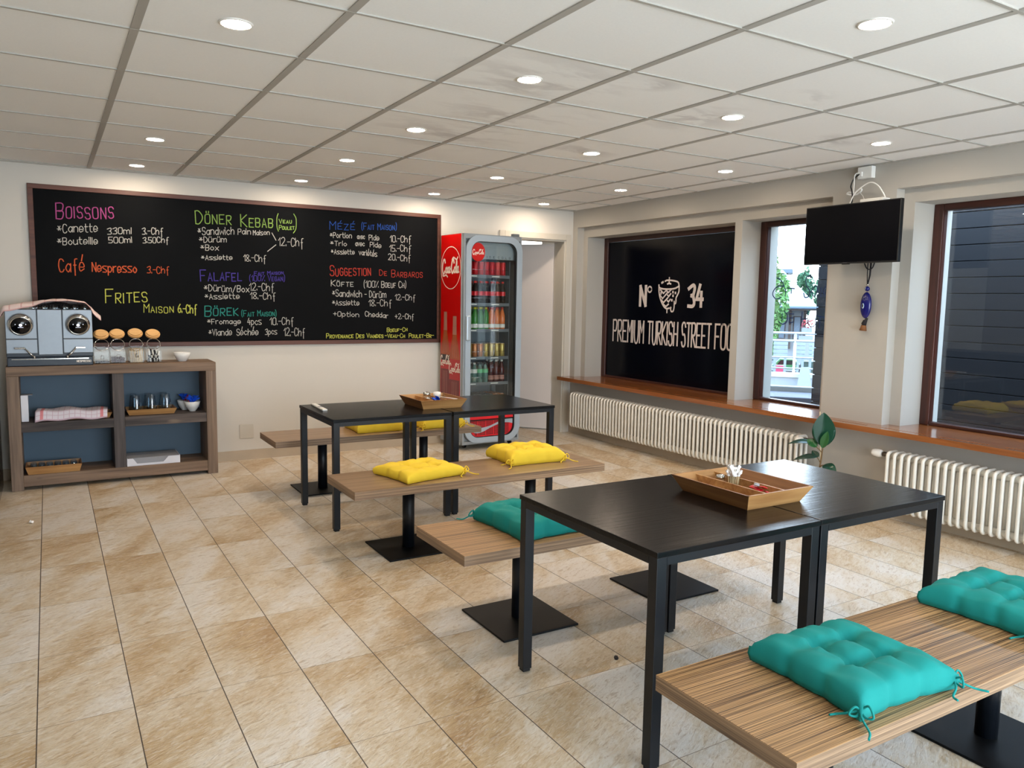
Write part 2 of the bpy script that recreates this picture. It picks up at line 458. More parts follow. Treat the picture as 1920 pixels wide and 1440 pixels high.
# ------------------------------------------------------------------ geometry helpers
class MB:
    """collects shapes and links them as one mesh object"""

    def __init__(self):
        self.bm = bmesh.new()
        self.mats = []
        self.uv = None

    def mi(self, m):
        if m is None:
            return 0
        if m not in self.mats:
            self.mats.append(m)
        return self.mats.index(m)

    def face(self, vs, m=None, smooth=False):
        try:
            f = self.bm.faces.new(vs)
        except ValueError:
            return None
        f.material_index = self.mi(m)
        f.smooth = smooth
        return f

    def box(self, x0, x1, y0, y1, z0, z1, m=None, bev=0.0, M=None):
        P = [Vector((x, y, z)) for z in (z0, z1) for y in (y0, y1) for x in (x0, x1)]
        if M:
            P = [M @ p for p in P]
        v = [self.bm.verts.new(p) for p in P]
        fs = [self.face([v[i] for i in q], m) for q in ((0, 2, 3, 1), (4, 5, 7, 6), (0, 1, 5, 4), (2, 6, 7, 3), (0, 4, 6, 2), (1, 3, 7, 5))]
        if bev:
            es = list({e for f in fs for e in f.edges})
            r = bmesh.ops.bevel(self.bm, geom=es, offset=bev, segments=2, profile=0.5, affect='EDGES', material=-1)
            for f in r['faces']:
                f.material_index = self.mi(m)
        return self

    def rings(self, rings, m=None, smooth=True, cap0=True, cap1=True, closed=False):
        """skin a list of vertex loops"""
        R = [[self.bm.verts.new(p) for p in ring] for ring in rings]
        n = len(R[0])
        pairs = list(zip(R[:-1], R[1:])) + ([(R[-1], R[0])] if closed else [])
        for a, b in pairs:
            for i in range(n):
                self.face([a[i], a[(i + 1) % n], b[(i + 1) % n], b[i]], m, smooth)
        if not closed:
            if cap0:
                self.face(list(reversed(R[0])), m)
            if cap1:
                self.face(R[-1], m)
        return self

    def lathe(self, prof, c=(0, 0, 0), seg=24, m=None, M=None, smooth=True, cap=True):
        """profile [(radius, height)] turned about z"""
        rings = []
        for r, z in prof:
            ring = [Vector((c[0] + r * math.cos(2 * PI * i / seg), c[1] + r * math.sin(2 * PI * i / seg), c[2] + z)) for i in range(seg)]
            if M:
                ring = [M @ p for p in ring]
            rings.append(ring)
        return self.rings(rings, m, smooth, cap, cap)

    def cyl(self, c, r, h, m=None, seg=20, M=None, r2=None, b=0.0):
        r2 = r if r2 is None else r2
        p = [(r, 0), (r2, h)] if not b else [(r - b, 0), (r, b), (r2, h - b), (r2 - b, h)]
        return self.lathe(p, c, seg, m, M)

    def tube(self, pts, r, m=None, seg=8, closed=False, r_end=None):
        pts = [Vector(p) for p in pts]
        n = len(pts)
        rings = []
        up = Vector((0, 0, 1))
        prev = None
        for i, p in enumerate(pts):
            if closed:
                d = pts[(i + 1) % n] - pts[i - 1]
            else:
                d = pts[min(i + 1, n - 1)] - pts[max(i - 1, 0)]
            d = d.normalized() if d.length > 1e-9 else Vector((0, 0, 1))
            if prev is None:
                a = d.cross(up) if abs(d.dot(up)) < 0.95 else d.cross(Vector((0, 1, 0)))
            else:
                a = prev - d * prev.dot(d)
            a.normalize()
            prev = a
            b = d.cross(a)
            rr = r if r_end is None else r + (r_end - r) * i / (n - 1)
            rings.append([p + (a * math.cos(2 * PI * k / seg) + b * math.sin(2 * PI * k / seg)) * rr for k in range(seg)])
        return self.rings(rings, m, True, closed=closed)

    def prism(self, poly, axis, a, b, m=None, smooth=False, side_smooth=False):
        """extrude a 2D outline along an axis from a to b"""
        def P(q, t):
            return {'x': Vector((t, q[0], q[1])), 'y': Vector((q[0], t, q[1])), 'z': Vector((q[0], q[1], t))}[axis]
        A = [self.bm.verts.new(P(q, a)) for q in poly]
        B = [self.bm.verts.new(P(q, b)) for q in poly]
        n = len(poly)
        self.face(list(reversed(A)), m)
        self.face(B, m)
        for i in range(n):
            self.face([A[i], A[(i + 1) % n], B[(i + 1) % n], B[i]], m, side_smooth)
        return self

    def sheet(self, fn, nu, nv, m=None, thick=0.0, smooth=True):
        """grid surface from fn(u, v); stores UVs; thick adds a lower skin"""
        if self.uv is None:
            self.uv = self.bm.loops.layers.uv.new('UVMap')
        G = [[self.bm.verts.new(fn(i / nu, j / nv)) for j in range(nv + 1)] for i in range(nu + 1)]
        for i in range(nu):
            for j in range(nv):
                f = self.face([G[i][j], G[i + 1][j], G[i + 1][j + 1], G[i][j + 1]], m, smooth)
                for l, (a, b) in zip(f.loops, ((i, j), (i + 1, j), (i + 1, j + 1), (i, j + 1))):
                    l[self.uv].uv = (a / nu, b / nv)
        if thick:
            L = [[self.bm.verts.new(G[i][j].co - Vector((0, 0, thick))) for j in range(nv + 1)] for i in range(nu + 1)]
            for i in range(nu):
                for j in range(nv):
                    f = self.face([L[i][j + 1], L[i + 1][j + 1], L[i + 1][j], L[i][j]], m, smooth)
                    for l, (a, b) in zip(f.loops, ((i, j + 1), (i + 1, j + 1), (i + 1, j), (i, j))):
                        l[self.uv].uv = (a / nu, b / nv)
            for i in range(nu):
                self.face([G[i + 1][0], G[i][0], L[i][0], L[i + 1][0]], m, smooth)
                self.face([G[i][nv], G[i + 1][nv], L[i + 1][nv], L[i][nv]], m, smooth)
            for j in range(nv):
                self.face([G[0][j], G[0][j + 1], L[0][j + 1], L[0][j]], m, smooth)
                self.face([G[nu][j + 1], G[nu][j], L[nu][j], L[nu][j + 1]], m, smooth)
        return self

    def ribbon(self, pts, w, place, m=None, closed=False):
        """flat stroke of width w along 2D points; place maps (a, b) to 3D"""
        self.strokes = getattr(self, 'strokes', 0) + 1
        o0 = place(0, 0)
        up = (place(1, 0) - o0).cross(place(0, 1) - o0) * (.00004 * (self.strokes % 12))
        flat = place
        place = lambda a, b: flat(a, b) + up
        q = [Vector((p[0], p[1])) for p in pts]
        n = len(q)
        if n < 2:
            return self
        L, R = [], []
        for i in range(n):
            d0 = (q[i] - q[i - 1]) if i > 0 else (q[1] - q[0])
            d1 = (q[i + 1] - q[i]) if i < n - 1 else (q[-1] - q[-2])
            if d0.length < 1e-9:
                d0 = d1
            if d1.length < 1e-9:
                d1 = d0
            d0.normalize()
            d1.normalize()
            t = d0 + d1
            if t.length < 1e-3:
                t = d1.copy()
            t.normalize()
            nn = Vector((-t.y, t.x))
            k = max(0.5, abs(nn.dot(Vector((-d1.y, d1.x)))))
            hw = w / 2 / k
            p = q[i].copy()
            if i == 0:
                p -= d1 * w * 0.4
            if i == n - 1:
                p += d0 * w * 0.4
            L.append(self.bm.verts.new(place(p.x + nn.x * hw, p.y + nn.y * hw)))
            R.append(self.bm.verts.new(place(p.x - nn.x * hw, p.y - nn.y * hw)))
        for i in range(n - 1):
            self.face([L[i], R[i], R[i + 1], L[i + 1]], m)
        return self

    def build(self, name, m=None, parent=None, loc=None, rotz=0.0, fix=True):
        if fix and len(self.bm.faces) < 60000:
            bmesh.ops.recalc_face_normals(self.bm, faces=self.bm.faces)
        me = bpy.data.meshes.new(name)
        self.bm.to_mesh(me)
        self.bm.free()
        if self.mats:
            for k in self.mats:
                me.materials.append(MATS[k])
        else:
            me.materials.append(MATS[m])
        o = bpy.data.objects.new(name, me)
        COL.objects.link(o)
        if parent:
            o.parent = parent
        if loc is not None:
            o.location = loc
            o.rotation_euler = (0, 0, rotz)
        return o


def tag(o, label, cat, group=None, kind=None):
    o['label'] = label
    o['category'] = cat
    if group:
        o['group'] = group
    if kind:
        o['kind'] = kind
    return o


def thing(name, label, cat, loc=(0, 0, 0), rotz=0.0, group=None):
    o = bpy.data.objects.new(name, None)
    o.empty_display_size = 0.1
    COL.objects.link(o)
    o.location = loc
    o.rotation_euler = (0, 0, rotz)
    return tag(o, label, cat, group)


def structure(o):
    o['kind'] = 'structure'
    return o


KIDS = {}


def copy_tree(o, loc=None, rotz=None, label=None, group=None, parent=None):
    c = o.copy()
    COL.objects.link(c)
    if parent:
        c.parent = parent
    if loc is not None:
        c.location = loc
    if rotz is not None:
        c.rotation_euler = (0, 0, rotz)
    if label:
        c['label'] = label
    if group:
        c['group'] = group
    for ch in list(o.children):
        copy_tree(ch, parent=c)
    return c


def catmull(pts, n=5):
    P = [Vector(p) for p in pts]
    if len(P) < 3:
        return P
    out = []
    for i in range(len(P) - 1):
        p0 = P[i - 1] if i > 0 else P[0] * 2 - P[1]
        p1, p2 = P[i], P[i + 1]
        p3 = P[i + 2] if i + 2 < len(P) else P[-1] * 2 - P[-2]
        for k in range(n):
            t = k / n
            out.append(0.5 * ((2 * p1) + (p2 - p0) * t + (2 * p0 - 5 * p1 + 4 * p2 - p3) * t * t + (3 * p1 - p0 - 3 * p2 + p3) * t ** 3))
    out.append(P[-1])
    return out


ORD = ['first', 'second', 'third', 'fourth', 'fifth', 'sixth', 'seventh', 'eighth', 'ninth', 'tenth', 'eleventh', 'twelfth', 'thirteenth', 'fourteenth']

# ------------------------------------------------------------------ handwriting: one-line letters on a small grid
GLYPH = {
    'A': '-022842 -1434', 'B': '-0802 ~0838473505 ~0535443202', 'C': '~4738180604123243', 'D': '-0802 ~082846442202',
    'E': '-48080242 -0535', 'F': '-480802 -0535', 'G': '~473818060412324345 -4525', 'H': '-0802 -4842 -0545', 'I': '-0802',
    'K': '-0802 -480542', 'L': '-080242', 'M': '-0208 -082548 -4842', 'N': '-0208 -0842 -4248', 'O': '~180703123243473818', 'P': '-0802 ~0838473505',
    'R': '-0802 ~0838473505 -1542', 'S': '~47381807153543321203', 'T': '-0848 -2822', 'U': '~080412324448', 'V': '-082248',
    'Z': '-08480242', 'a': '~4526042244 -4642', 'b': '-0802 ~0526442203', 'c': '~4526042243', 'd': '~4526042244 -4842',
    'e': '~04443616041243', 'f': '~48382720 -1535', 'g': '~4526042244 ~46413010', 'h': '-0802 ~04264542', 'i': '-0602 -0708',
    'l': '-0802', 'm': '-0602 ~05163532 ~35566562', 'n': '-0602 ~05264542', 'o': '~2604224426', 'p': '-0600 ~0526442203',
    'r': '-0602 ~052636', 's': '~461605433202', 't': '~18132232 -0636', 'u': '~0603122243 -4642', 'v': '-062246',
    'w': '-0612355266', 'x': '-0642 -0246', '0': '~180703123243473818', '1': '-062822', '2': '~0718384602 -0242',
    '3': '~0738473525 ~2535433202', '4': '-280444 -3632', '5': '-48080535 ~3544433202', '6': '~3816041232443504',
    '8': '~250728472503224325', '*': '-0545 -1437 -1734', '.': '-0203', '-': '-0535', '+': '-0545 -2723', '(': '~29171321',
    ')': '~09171301', '%': '-4802 -0708 -4243', '/': '-4801', '\\': '-0841',
}
ACCENT = {'é': ('e', '-273a'), 'É': ('E', '-293b'), 'ö': ('o', '-1718 -3738'), 'ü': ('u', '-1718 -3738'), 'Ö': ('O', '-191a -393a')}


def glyph(ch):
    g, extra = (ACCENT[ch][0], ' ' + ACCENT[ch][1]) if ch in ACCENT else (ch, '')
    out = []
    for s in (GLYPH[g] + extra).split():
        pts = [(int(s[i]), int(s[i + 1], 16) - 2) for i in range(1, len(s), 2)]
        out.append([tuple(p) for p in catmull(pts)] if s[0] == '~' else pts)
    return out


def text_strokes(txt, jitter=0.0, rng=None):
    """strokes, advance width; '^' at the end = capitals with a large initial"""
    small = txt.endswith('^')
    if small:
        txt = txt[:-1]
    x, res = 0.0, []
    start = True
    for ch in txt:
        if ch == ' ':
            x += 3.2
            start = True
            continue
        k = 1.0
        if small:
            big = start and ch.isalpha()
            if not big and ch.isalpha():
                k = 0.72
            low = ch.islower()
            ch = ch.upper() if ch not in 'é' else 'É'
            if ch == 'I' and low:
                k = 0.72
            start = not ch.isalpha()
        g = glyph(ch)
        w = max(p[0] for s in g for p in s)
        dy = (rng.uniform(-jitter, jitter) if rng else 0)
        sk = (rng.uniform(-jitter, jitter) * 0.15 if rng else 0)
        for s in g:
            res.append([(x + (p[0] + p[1] * sk) * k, p[1] * k + dy) for p in s])
        x += w * k + (1.5 if w else 1.7)
    return res, x - 1.5


def write(mb, txt, x0, z0, x1, z1, h, w, place, m=None, jitter=0.25, rng=None):
    st, adv = text_strokes(txt, jitter, rng)
    sx, sy = (x1 - x0) / max(adv, 0.5), h / 6.0
    slope = (z1 - z0) / max(x1 - x0, 1e-6)
    for s in st:
        q = [(x0 + p[0] * sx, z0 + p[1] * sy + p[0] * sx * slope) for p in s]
        mb.ribbon(q, w, place, m)


SCRIPT = [  # flowing soft-drink lettering drawn as strokes: (width factor, points)
    (1.3, [(1.5, 2.1), (1.3, 2.62), (0.8, 2.55), (0.35, 1.85), (0.22, 0.9), (0.5, 0.2), (0.95, 0.15), (1.25, 0.5)]),
    (1.0, [(2.1, 1.25), (1.75, 1.0), (1.72, 0.4), (2.05, 0.22), (2.35, 0.7), (2.1, 1.25)]),
    (1.0, [(2.98, 1.1), (2.68, 1.2), (2.48, 0.7), (2.66, 0.25), (3.0, 0.5)]),
    (1.0, [(3.6, 1.15), (3.22, 1.2), (3.05, 0.6), (3.25, 0.22), (3.55, 0.6), (3.66, 1.2), (3.62, 0.4), (3.85, 0.3)]),
    (1.0, [(3.9, 0.9), (4.25, 0.95)]),
    (1.3, [(5.45, 2.0), (5.2, 2.6), (4.75, 2.4), (4.4, 1.6), (4.35, 0.8), (4.65, 0.2), (5.0, 0.25), (5.3, 0.6)]),
    (0.9, [(4.6, 2.55), (5.2, 2.95), (5.9, 2.75), (6.6, 2.55), (7.1, 2.95)]),
    (1.0, [(5.95, 1.25), (5.6, 1.0), (5.58, 0.4), (5.9, 0.22), (6.2, 0.7), (5.95, 1.25)]),
    (1.1, [(6.4, 0.8), (6.75, 1.9), (6.62, 2.3), (6.42, 1.7), (6.42, 0.45), (6.65, 0.25)]),
    (1.0, [(7.4, 1.15), (7.02, 1.2), (6.85, 0.6), (7.05, 0.22), (7.35, 0.6), (7.46, 1.2), (7.42, 0.4), (7.65, 0.3)]),
    (0.9, [(0.5, 0.2), (0.5, -0.25), (1.1, -0.3), (1.9, -0.15), (2.6, -0.5)]),
]


def script(mb, x0, z0, w, h, lw, place, m=None):
    for k, pts in SCRIPT:
        q = [(x0 + p[0] / 7.65 * w, z0 + p[1] / 2.95 * h) for p in catmull(pts, 6)]
        mb.ribbon(q, lw * k, place, m)

# ------------------------------------------------------------------ the room
XB, YB, XR, HC = -2.8, 7.47, 5.24, 2.565

structure(MB().box(XB - .2, 6.1, -2.6, 10.2, -0.12, 0, 'stone_tile').build('floor'))

ceil = structure(MB().box(XB - .2, 5.8, -2.6, YB + .2, HC, HC + 0.15, 'ceiling_panel').build('ceiling'))
g = MB()
for k in range(-5, 9):
    x = 0.3346 + 0.6542 * k
    if XB < x < XR:
        g.box(x - .016, x + .016, -2.4, YB, HC - .005, HC + .002)
for k in range(-10, 8):
    y = 3.490 + 0.6494 * k
    if -2.4 < y < YB:
        g.box(XB, XR, y - .0075, y + .0075, HC - .0055, HC + .002)
g.build('ceiling_grid', 'grid_metal', ceil)
g = MB()
g.box(XB, XR, YB - .022, YB, HC - .006, HC)
g.box(XR - .022, XR, -2.4, YB, HC - .006, HC)
g.build('edge_trim', 'grid_metal', ceil)

w = MB()
w.box(XB - .2, 4.325, YB, YB + .2, 0, HC)
w.box(4.325, 5.14, YB, YB + .2, 2.227, HC)
w.box(5.14, 5.8, YB, YB + .2, 0, HC)
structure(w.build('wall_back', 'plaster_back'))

w = MB()
w.box(5.25, 5.8, -2.4, YB, 0, .63)                    # below the sill
w.box(XR, 5.8, -2.4, YB, 2.37, HC)                    # beam over the recesses
w.box(XR, 5.8, 7.38, YB, .63, 2.37)
w.box(5.33, 5.8, 7.30, 7.38, .63, 2.37)
w.box(5.33, 5.8, 4.99, 5.074, .63, 2.37)
w.box(5.33, 5.8, 4.0, 4.08, .63, 2.37)
w.box(XR, 5.8, 3.47, 4.0, .63, 2.37)
w.box(5.33, 5.8, 3.384, 3.47, .63, 2.37)
w.box(5.33, 5.8, 5.074, 7.30, 2.262, 2.37)
w.box(5.33, 5.8, 4.08, 4.99, 2.272, 2.37)
w.box(5.33, 5.8, 0.62, 3.384, 2.274, 2.37)
w.box(XR, 5.8, -2.4, 0.62, .63, 2.37)
structure(w.build('wall_right', 'plaster_shaded'))

w = MB()                                              # street side with its wide glazed front
w.box(XB - .2, 5.8, -2.6, -2.4, 2.4, HC)
w.box(XB - .2, 5.8, -2.6, -2.4, 0, .1)
w.box(XB - .2, 0.3, -2.6, -2.4, .1, 2.4)
w.box(4.7, 5.8, -2.6, -2.4, .1, 2.4)
for x in (1.77, 3.23):
    w.box(x - .06, x + .06, -2.6, -2.4, .1, 2.4)
structure(w.build('wall_front', 'plaster_shaded'))
w = MB()
w.box(XB - .2, XB, -2.4, YB, 0, HC)
structure(w.build('wall_left', 'plaster_shaded'))

structure(MB().box(-0.95, 4.255, YB - .012, YB, 0, .092, 'skirting_tile').build('baseboard_back'))
structure(MB().box(5.238, 5.25, -2.4, YB, 0, .085, 'skirting_tile').build('baseboard_right'))

# sill with ventilation slots, all along the window wall
s = MB()
SY0, SY1 = -2.4, YB
s.box(5.06, 5.115, SY0, SY1, .624, .664)
s.box(5.150, 5.575, SY0, SY1, .624, .664)
y = SY1
for k in range(21):
    top = SY1 - .20 - k * .43
    s.box(5.115, 5.150, top, y, .624, .664)
    for q in range(13):
        yy = top - .011 - q * .0235
        s.box(5.115, 5.150, yy - .0135, yy - .0005, .624, .664)
    y = top - .318
s.box(5.115, 5.150, SY0, y, .624, .664)
structure(s.build('trim_1', 'oak_sill'))

# windows
def window(n, y0, y1, z1, z0=.664, xf=5.565):
    f = MB()
    b = .07
    f.box(xf, xf + .06, y0, y0 + b, z0, z1, 'mahogany', .006)
    f.box(xf, xf + .06, y1 - b, y1, z0, z1, 'mahogany', .006)
    f.box(xf, xf + .06, y0 + b, y1 - b, z1 - b * .72, z1, 'mahogany_rail', .006)
    f.box(xf, xf + .06, y0 + b, y1 - b, z0, z0 + .026, 'mahogany_rail', .006)
    f.box(xf + .01, xf + .05, y0 + b - .012, y0 + b + .004, z0 + .02, z1 - .045, 'mahogany')
    f.box(xf + .01, xf + .05, y1 - b - .004, y1 - b + .012, z0 + .02, z1 - .045, 'mahogany')
    o = structure(f.build('window_%d' % n))
    MB().box(xf + .026, xf + .032, y0 + b, y1 - b, z0 + .024, z1 - b * .7).build('glass_pane', 'window_glass', o)
    return o


window(1, 5.074, 7.30, 2.262)
window(2, 4.08, 4.99, 2.272)
window(3, 0.62, 3.384, 2.274)

# doorway in the back wall, its leaf standing open into the room behind
d = MB()
d.box(4.258, 4.325, YB - .018, YB + .001, 0, 2.294, None, .003)
d.box(5.14, 5.207, YB - .018, YB + .001, 0, 2.294, None, .003)
d.box(4.325, 5.14, YB - .018, YB + .001, 2.227, 2.294, None, .003)
d.box(4.325, 4.345, YB, YB + .2, 0, 2.227)
d.box(5.12, 5.14, YB, YB + .2, 0, 2.227)
d.box(4.345, 5.12, YB, YB + .2, 2.21, 2.227)
structure(d.build('trim_2', 'trim_paint'))
d = MB()
d.box(-.80, 0, 0, .04, .012, 2.195, 'door_white', .003)
door = structure(d.build('door_1', loc=(5.10, YB + .185, 0), rotz=-math.radians(50)))
h = MB()
h.cyl((0, 0, 0), .012, .05, 'chrome', 10, Matrix.Translation((-.74, 0, 1.02)) @ Matrix.Rotation(PI / 2, 4, 'X'))
h.tube([(-.74, -.05, 1.02), (-.66, -.052, 1.02), (-.62, -.05, 1.02)], .009, 'chrome')
h.build('door_handle', None, door)

w = MB()                                              # the room behind
w.box(3.0, 3.1, YB + .2, 9.9, 0, 2.6)
w.box(6.0, 6.1, YB + .2, 9.9, 0, 2.6)
w.box(3.0, 6.1, 9.9, 10.0, 0, 2.6)
w.box(3.0, 6.1, YB + .2, 10.0, 2.5, 2.6)
structure(w.build('wall_beyond', 'plaster_shaded'))

# ------------------------------------------------------------------ ceiling downlights
LAMPS = [
    (0.66, [7.07, 5.82, 3.21], 'row above the coffee machine'),
    (1.985, [7.06, 5.815, 4.53, 3.217], 'row over the left table ends'),
    (3.31, [7.11, 5.855, 4.52, 3.21], 'row over the right table ends'),
    (4.595, [7.105, 5.804, 4.504, 3.175], 'row along the window wall'),
    (2.656, [1.891], ''),
]
lamp0 = None
for x, ys, row in LAMPS:
    for i, y in enumerate(ys):
        lab = 'lit round downlight, %s from the back wall in the %s' % (ORD[i], row) if row else 'lit round downlight nearest the camera at upper right, outside the regular rows'
        if lamp0 is None:
            lamp0 = thing('downlight', lab, 'ceiling light', (x, y, HC), 0, 'round recessed downlights')
            r = MB()
            prof = [(.052, -.001), (.056, -.006), (.063, -.004), (.064, .0)]
            r.lathe(prof, (0, 0, 0), 32, None, cap=False)
            r.build('rim', 'lamp_rim', lamp0)
            MB().lathe([(.0005, -.004), (.053, -.0035), (.053, -.001)], (0, 0, 0), 32).build('lens', 'lamp_lens', lamp0)
        else:
            copy_tree(lamp0, (x, y, HC), 0, lab)

t = MB().box(5.35, 5.80, 9.0, 9.12, 2.29, 2.34, 'tube_light').build('tube_lamp')
tag(t, 'bright tube lamp glimpsed above the open white door', 'lamp')
MB().box(5.40, 5.75, 9.02, 9.10, 2.34, 2.50, 'white_plastic').build('lamp_mount', None, t)

# ------------------------------------------------------------------ tables, benches, cushions
def make_table(w, d, label, group):
    t = thing('dining_table', label, 'table', group=group)
    H = .745
    MB().box(0, w, 0, d, H - .02, H, 'black_wood', .002).build('tabletop', None, t)
    f = MB()
    z0, z1, a = H - .048, H - .0205, .042
    e = .004
    f.box(e + a, w - e - a, e, e + a, z0, z1, 'black_metal')
    f.box(e + a, w - e - a, d - e - a, d - e, z0, z1, 'black_metal')
    f.box(e, e + a, e + a, d - e - a, z0, z1, 'black_metal')
    f.box(w - e - a, w - e, e + a, d - e - a, z0, z1, 'black_metal')
    f.build('frame', None, t)
    for x in (e, w - e - a):
        for y in (e, d - e - a):
            l = MB()
            l.box(x, x + a, y, y + a, .012, z1, 'black_metal', .002)
            l.box(x + .005, x + a - .005, y + .005, y + a - .005, 0, .012, 'rubber')
            l.build('leg', None, t)
    return t


GT = 'square black dining tables pushed together in pairs'
tb = make_table(.79, .84, 'nearest black table, left one of the front pair, long bare legs facing the camera', GT)
tb.location = (1.623, 1.808, 0)
copy_tree(tb, (2.420, 1.812, 0), 0, 'black table of the front pair beside the radiator, window glare on its top')
tb2 = make_table(.858, .79, 'black table of the rear pair holding the pale remote control', GT)
tb2.location = (1.552, 4.852, 0)
copy_tree(tb2, (2.424, 4.862, 0), 0, 'black table of the rear pair in front of the drinks fridge')
tb2_second = None


def make_bench(L, top, label):
    b = thing('bench', label, 'bench', group='single-board pedestal benches')
    d = .50
    s = MB()
    s.box(0, L, 0, d, .4485, .45, top)
    s.box(0, L, 0, d, .402, .4485, 'edge_laminate')
    s.build('seat', None, b)
    for x in (.43, L - .43):
        MB().cyl((x, d / 2, .010), .037, .392, 'black_metal', 28).build('column', None, b)
        MB().box(x - .205, x + .205, d / 2 - .21, d / 2 + .21, 0, .010, 'plate_metal', .003).build('base_plate', None, b)
    return b


b1 = make_bench(1.745, 'walnut_laminate', 'farthest bench, standing along the back wall behind the rear tables')
b1.location = (1.418, 5.808, 0)
b2 = copy_tree(b1, (1.430, 4.092, 0), 0, 'bench with two yellow cushions in front of the rear tables')
b3 = make_bench(1.78, 'zebra_wood', 'bench behind the front tables with one green cushion half under the table')
b3.location = (1.474, 2.842, 0)
b4 = copy_tree(b3, (1.484, 1.140, 0), 0, 'nearest bench with zebra-striped top and teal cushions, cut off at lower right')


def cushion_mesh(cotton, n=36, W=.40, D=.40, seed=0, tuft=.32, hgt=1.0):
    rg = random.Random(seed)
    mb = MB()
    ph = [rg.uniform(0, 6.28) for _ in range(8)]
    bm = mb.bm

    def outline(u, v):
        # pinched sides between the tufts, corners drawn out
        k = 1 - .045 * (1 - v * v) * abs(u) ** 4
        j = 1 - .045 * (1 - u * u) * abs(v) ** 4
        pin = .018 * abs(u) ** 8 * (math.exp(-((abs(v) - .33) / .09) ** 2)) + .0
        pjn = .018 * abs(v) ** 8 * (math.exp(-((abs(u) - .33) / .09) ** 2))
        r = 1 + .02 * (abs(u) * abs(v)) ** 6
        return (u * k * r * (1 - pin * 2), v * j * r * (1 - pjn * 2))

    def height(u, v):
        e = ((1 - abs(u) ** 6) * (1 - abs(v) ** 6)) ** .42
        h = .050 + .050 * e
        for a, b in ((u, v), (v, u)):
            c = math.exp(-((abs(a) - tuft) / .085) ** 2)
            h -= .024 * c * (.20 + .80 * math.exp(-(max(0, abs(b) - tuft * .8) / .30) ** 2)) * (.3 + .7 * e)
        for su in (-1, 1):
            for sv in (-1, 1):
                q = ((u - su * tuft) ** 2 + (v - sv * tuft) ** 2)
                h -= .030 * math.exp(-q / .014)
                ang = math.atan2(v - sv * tuft, u - su * tuft)
                h += .006 * math.sin(ang * 8 + ph[0] + su + 2 * sv) * math.exp(-q / .05) * (q ** .5 > .05)
        h += .004 * math.sin(9 * u + ph[1]) * math.sin(8 * v + ph[2]) + .003 * math.sin(17 * u + 5 * v + ph[3])
        return h * hgt
    us = [math.sin((i / n - .5) * PI) * .35 + (i / n * 2 - 1) * .65 for i in range(n + 1)]
    T, B = {}, {}
    for i, u in enumerate(us):
        for j, v in enumerate(us):
            x, y = outline(u, v)
            edge = i in (0, n) or j in (0, n)
            wav = .002 * math.sin(20 * (u + v) + ph[4]) if edge else 0
            T[i, j] = bm.verts.new((x * W / 2, y * D / 2, height(u, v) + wav))
            s = .985 if edge else .96
            B[i, j] = bm.verts.new((x * W / 2 * s, y * D / 2 * s, .0 if not edge else .004))
    for i in range(n):
        for j in range(n):
            mb.face([T[i, j], T[i + 1, j], T[i + 1, j + 1], T[i, j + 1]], cotton, True)
            mb.face([B[i, j + 1], B[i + 1, j + 1], B[i + 1, j], B[i, j]], cotton, True)
    M = {}
    def midv(i, j):
        if (i, j) not in M:
            p = T[i, j].co.lerp(B[i, j].co, .5)
            p.x *= 1.022
            p.y *= 1.022
            M[i, j] = bm.verts.new(p)
        return M[i, j]
    loop = [(i, 0) for i in range(n)] + [(n, j) for j in range(n)] + [(i, n) for i in range(n, 0, -1)] + [(0, j) for j in range(n, 0, -1)]
    for q, (a, b) in enumerate(loop):
        c, d = loop[(q + 1) % len(loop)]
        mb.face([T[a, b], T[c, d], midv(c, d), midv(a, b)], cotton, True)
        mb.face([midv(a, b), midv(c, d), B[c, d], B[a, b]], cotton, True)
    return mb


def tie_mesh(cotton, x, y, dirx, diry, seed):
    rg = random.Random(seed)
    mb = MB()
    a = math.atan2(diry, dirx)
    K = Vector((x, y, .032))
    def off(r, da, z):
        return K + Vector((r * math.cos(a + da), r * math.sin(a + da), z - .032))
    r = .0032
    mb.tube(catmull([K, off(.022, .9, .052), off(.040, .75, .030), off(.022, .5, .022), K], 5), r, cotton, 6)
    mb.tube(catmull([K, off(.024, -.8, .046), off(.036, -1.0, .026), off(.018, -.7, .020), K], 5), r, cotton, 6)
    mb.tube(catmull([K, off(.028, .1 + rg.uniform(-.2, .2), .022), off(.062, .25, .006), off(.095, .1, .0045)], 5), r, cotton, 6)
    mb.tube(catmull([K, off(.03, -1.5, .020), off(.058, -1.75, .006), off(.075, -1.6, .0045)], 5), r, cotton, 6)
    mb.lathe([(.001, -.008), (.007, -.004), (.008, .003), (.001, .008)], K, 8, cotton)
    return mb


def make_cushion(cotton, label, loc, rotz, seed, ties, W=.40, D=.40, hgt=1.0):
    c = thing('cushion', label, 'cushion', loc, rotz, 'tufted seat cushions on the benches')
    cushion_mesh(cotton, seed=seed, W=W, D=D, hgt=hgt).build('cushion_pad', None, c)
    for k, (sx, sy) in enumerate(ties):
        tie_mesh(cotton, sx * W * .485, sy * D * .485, sx, sy, seed * 7 + k).build('tie_ribbon', None, c)
    return c


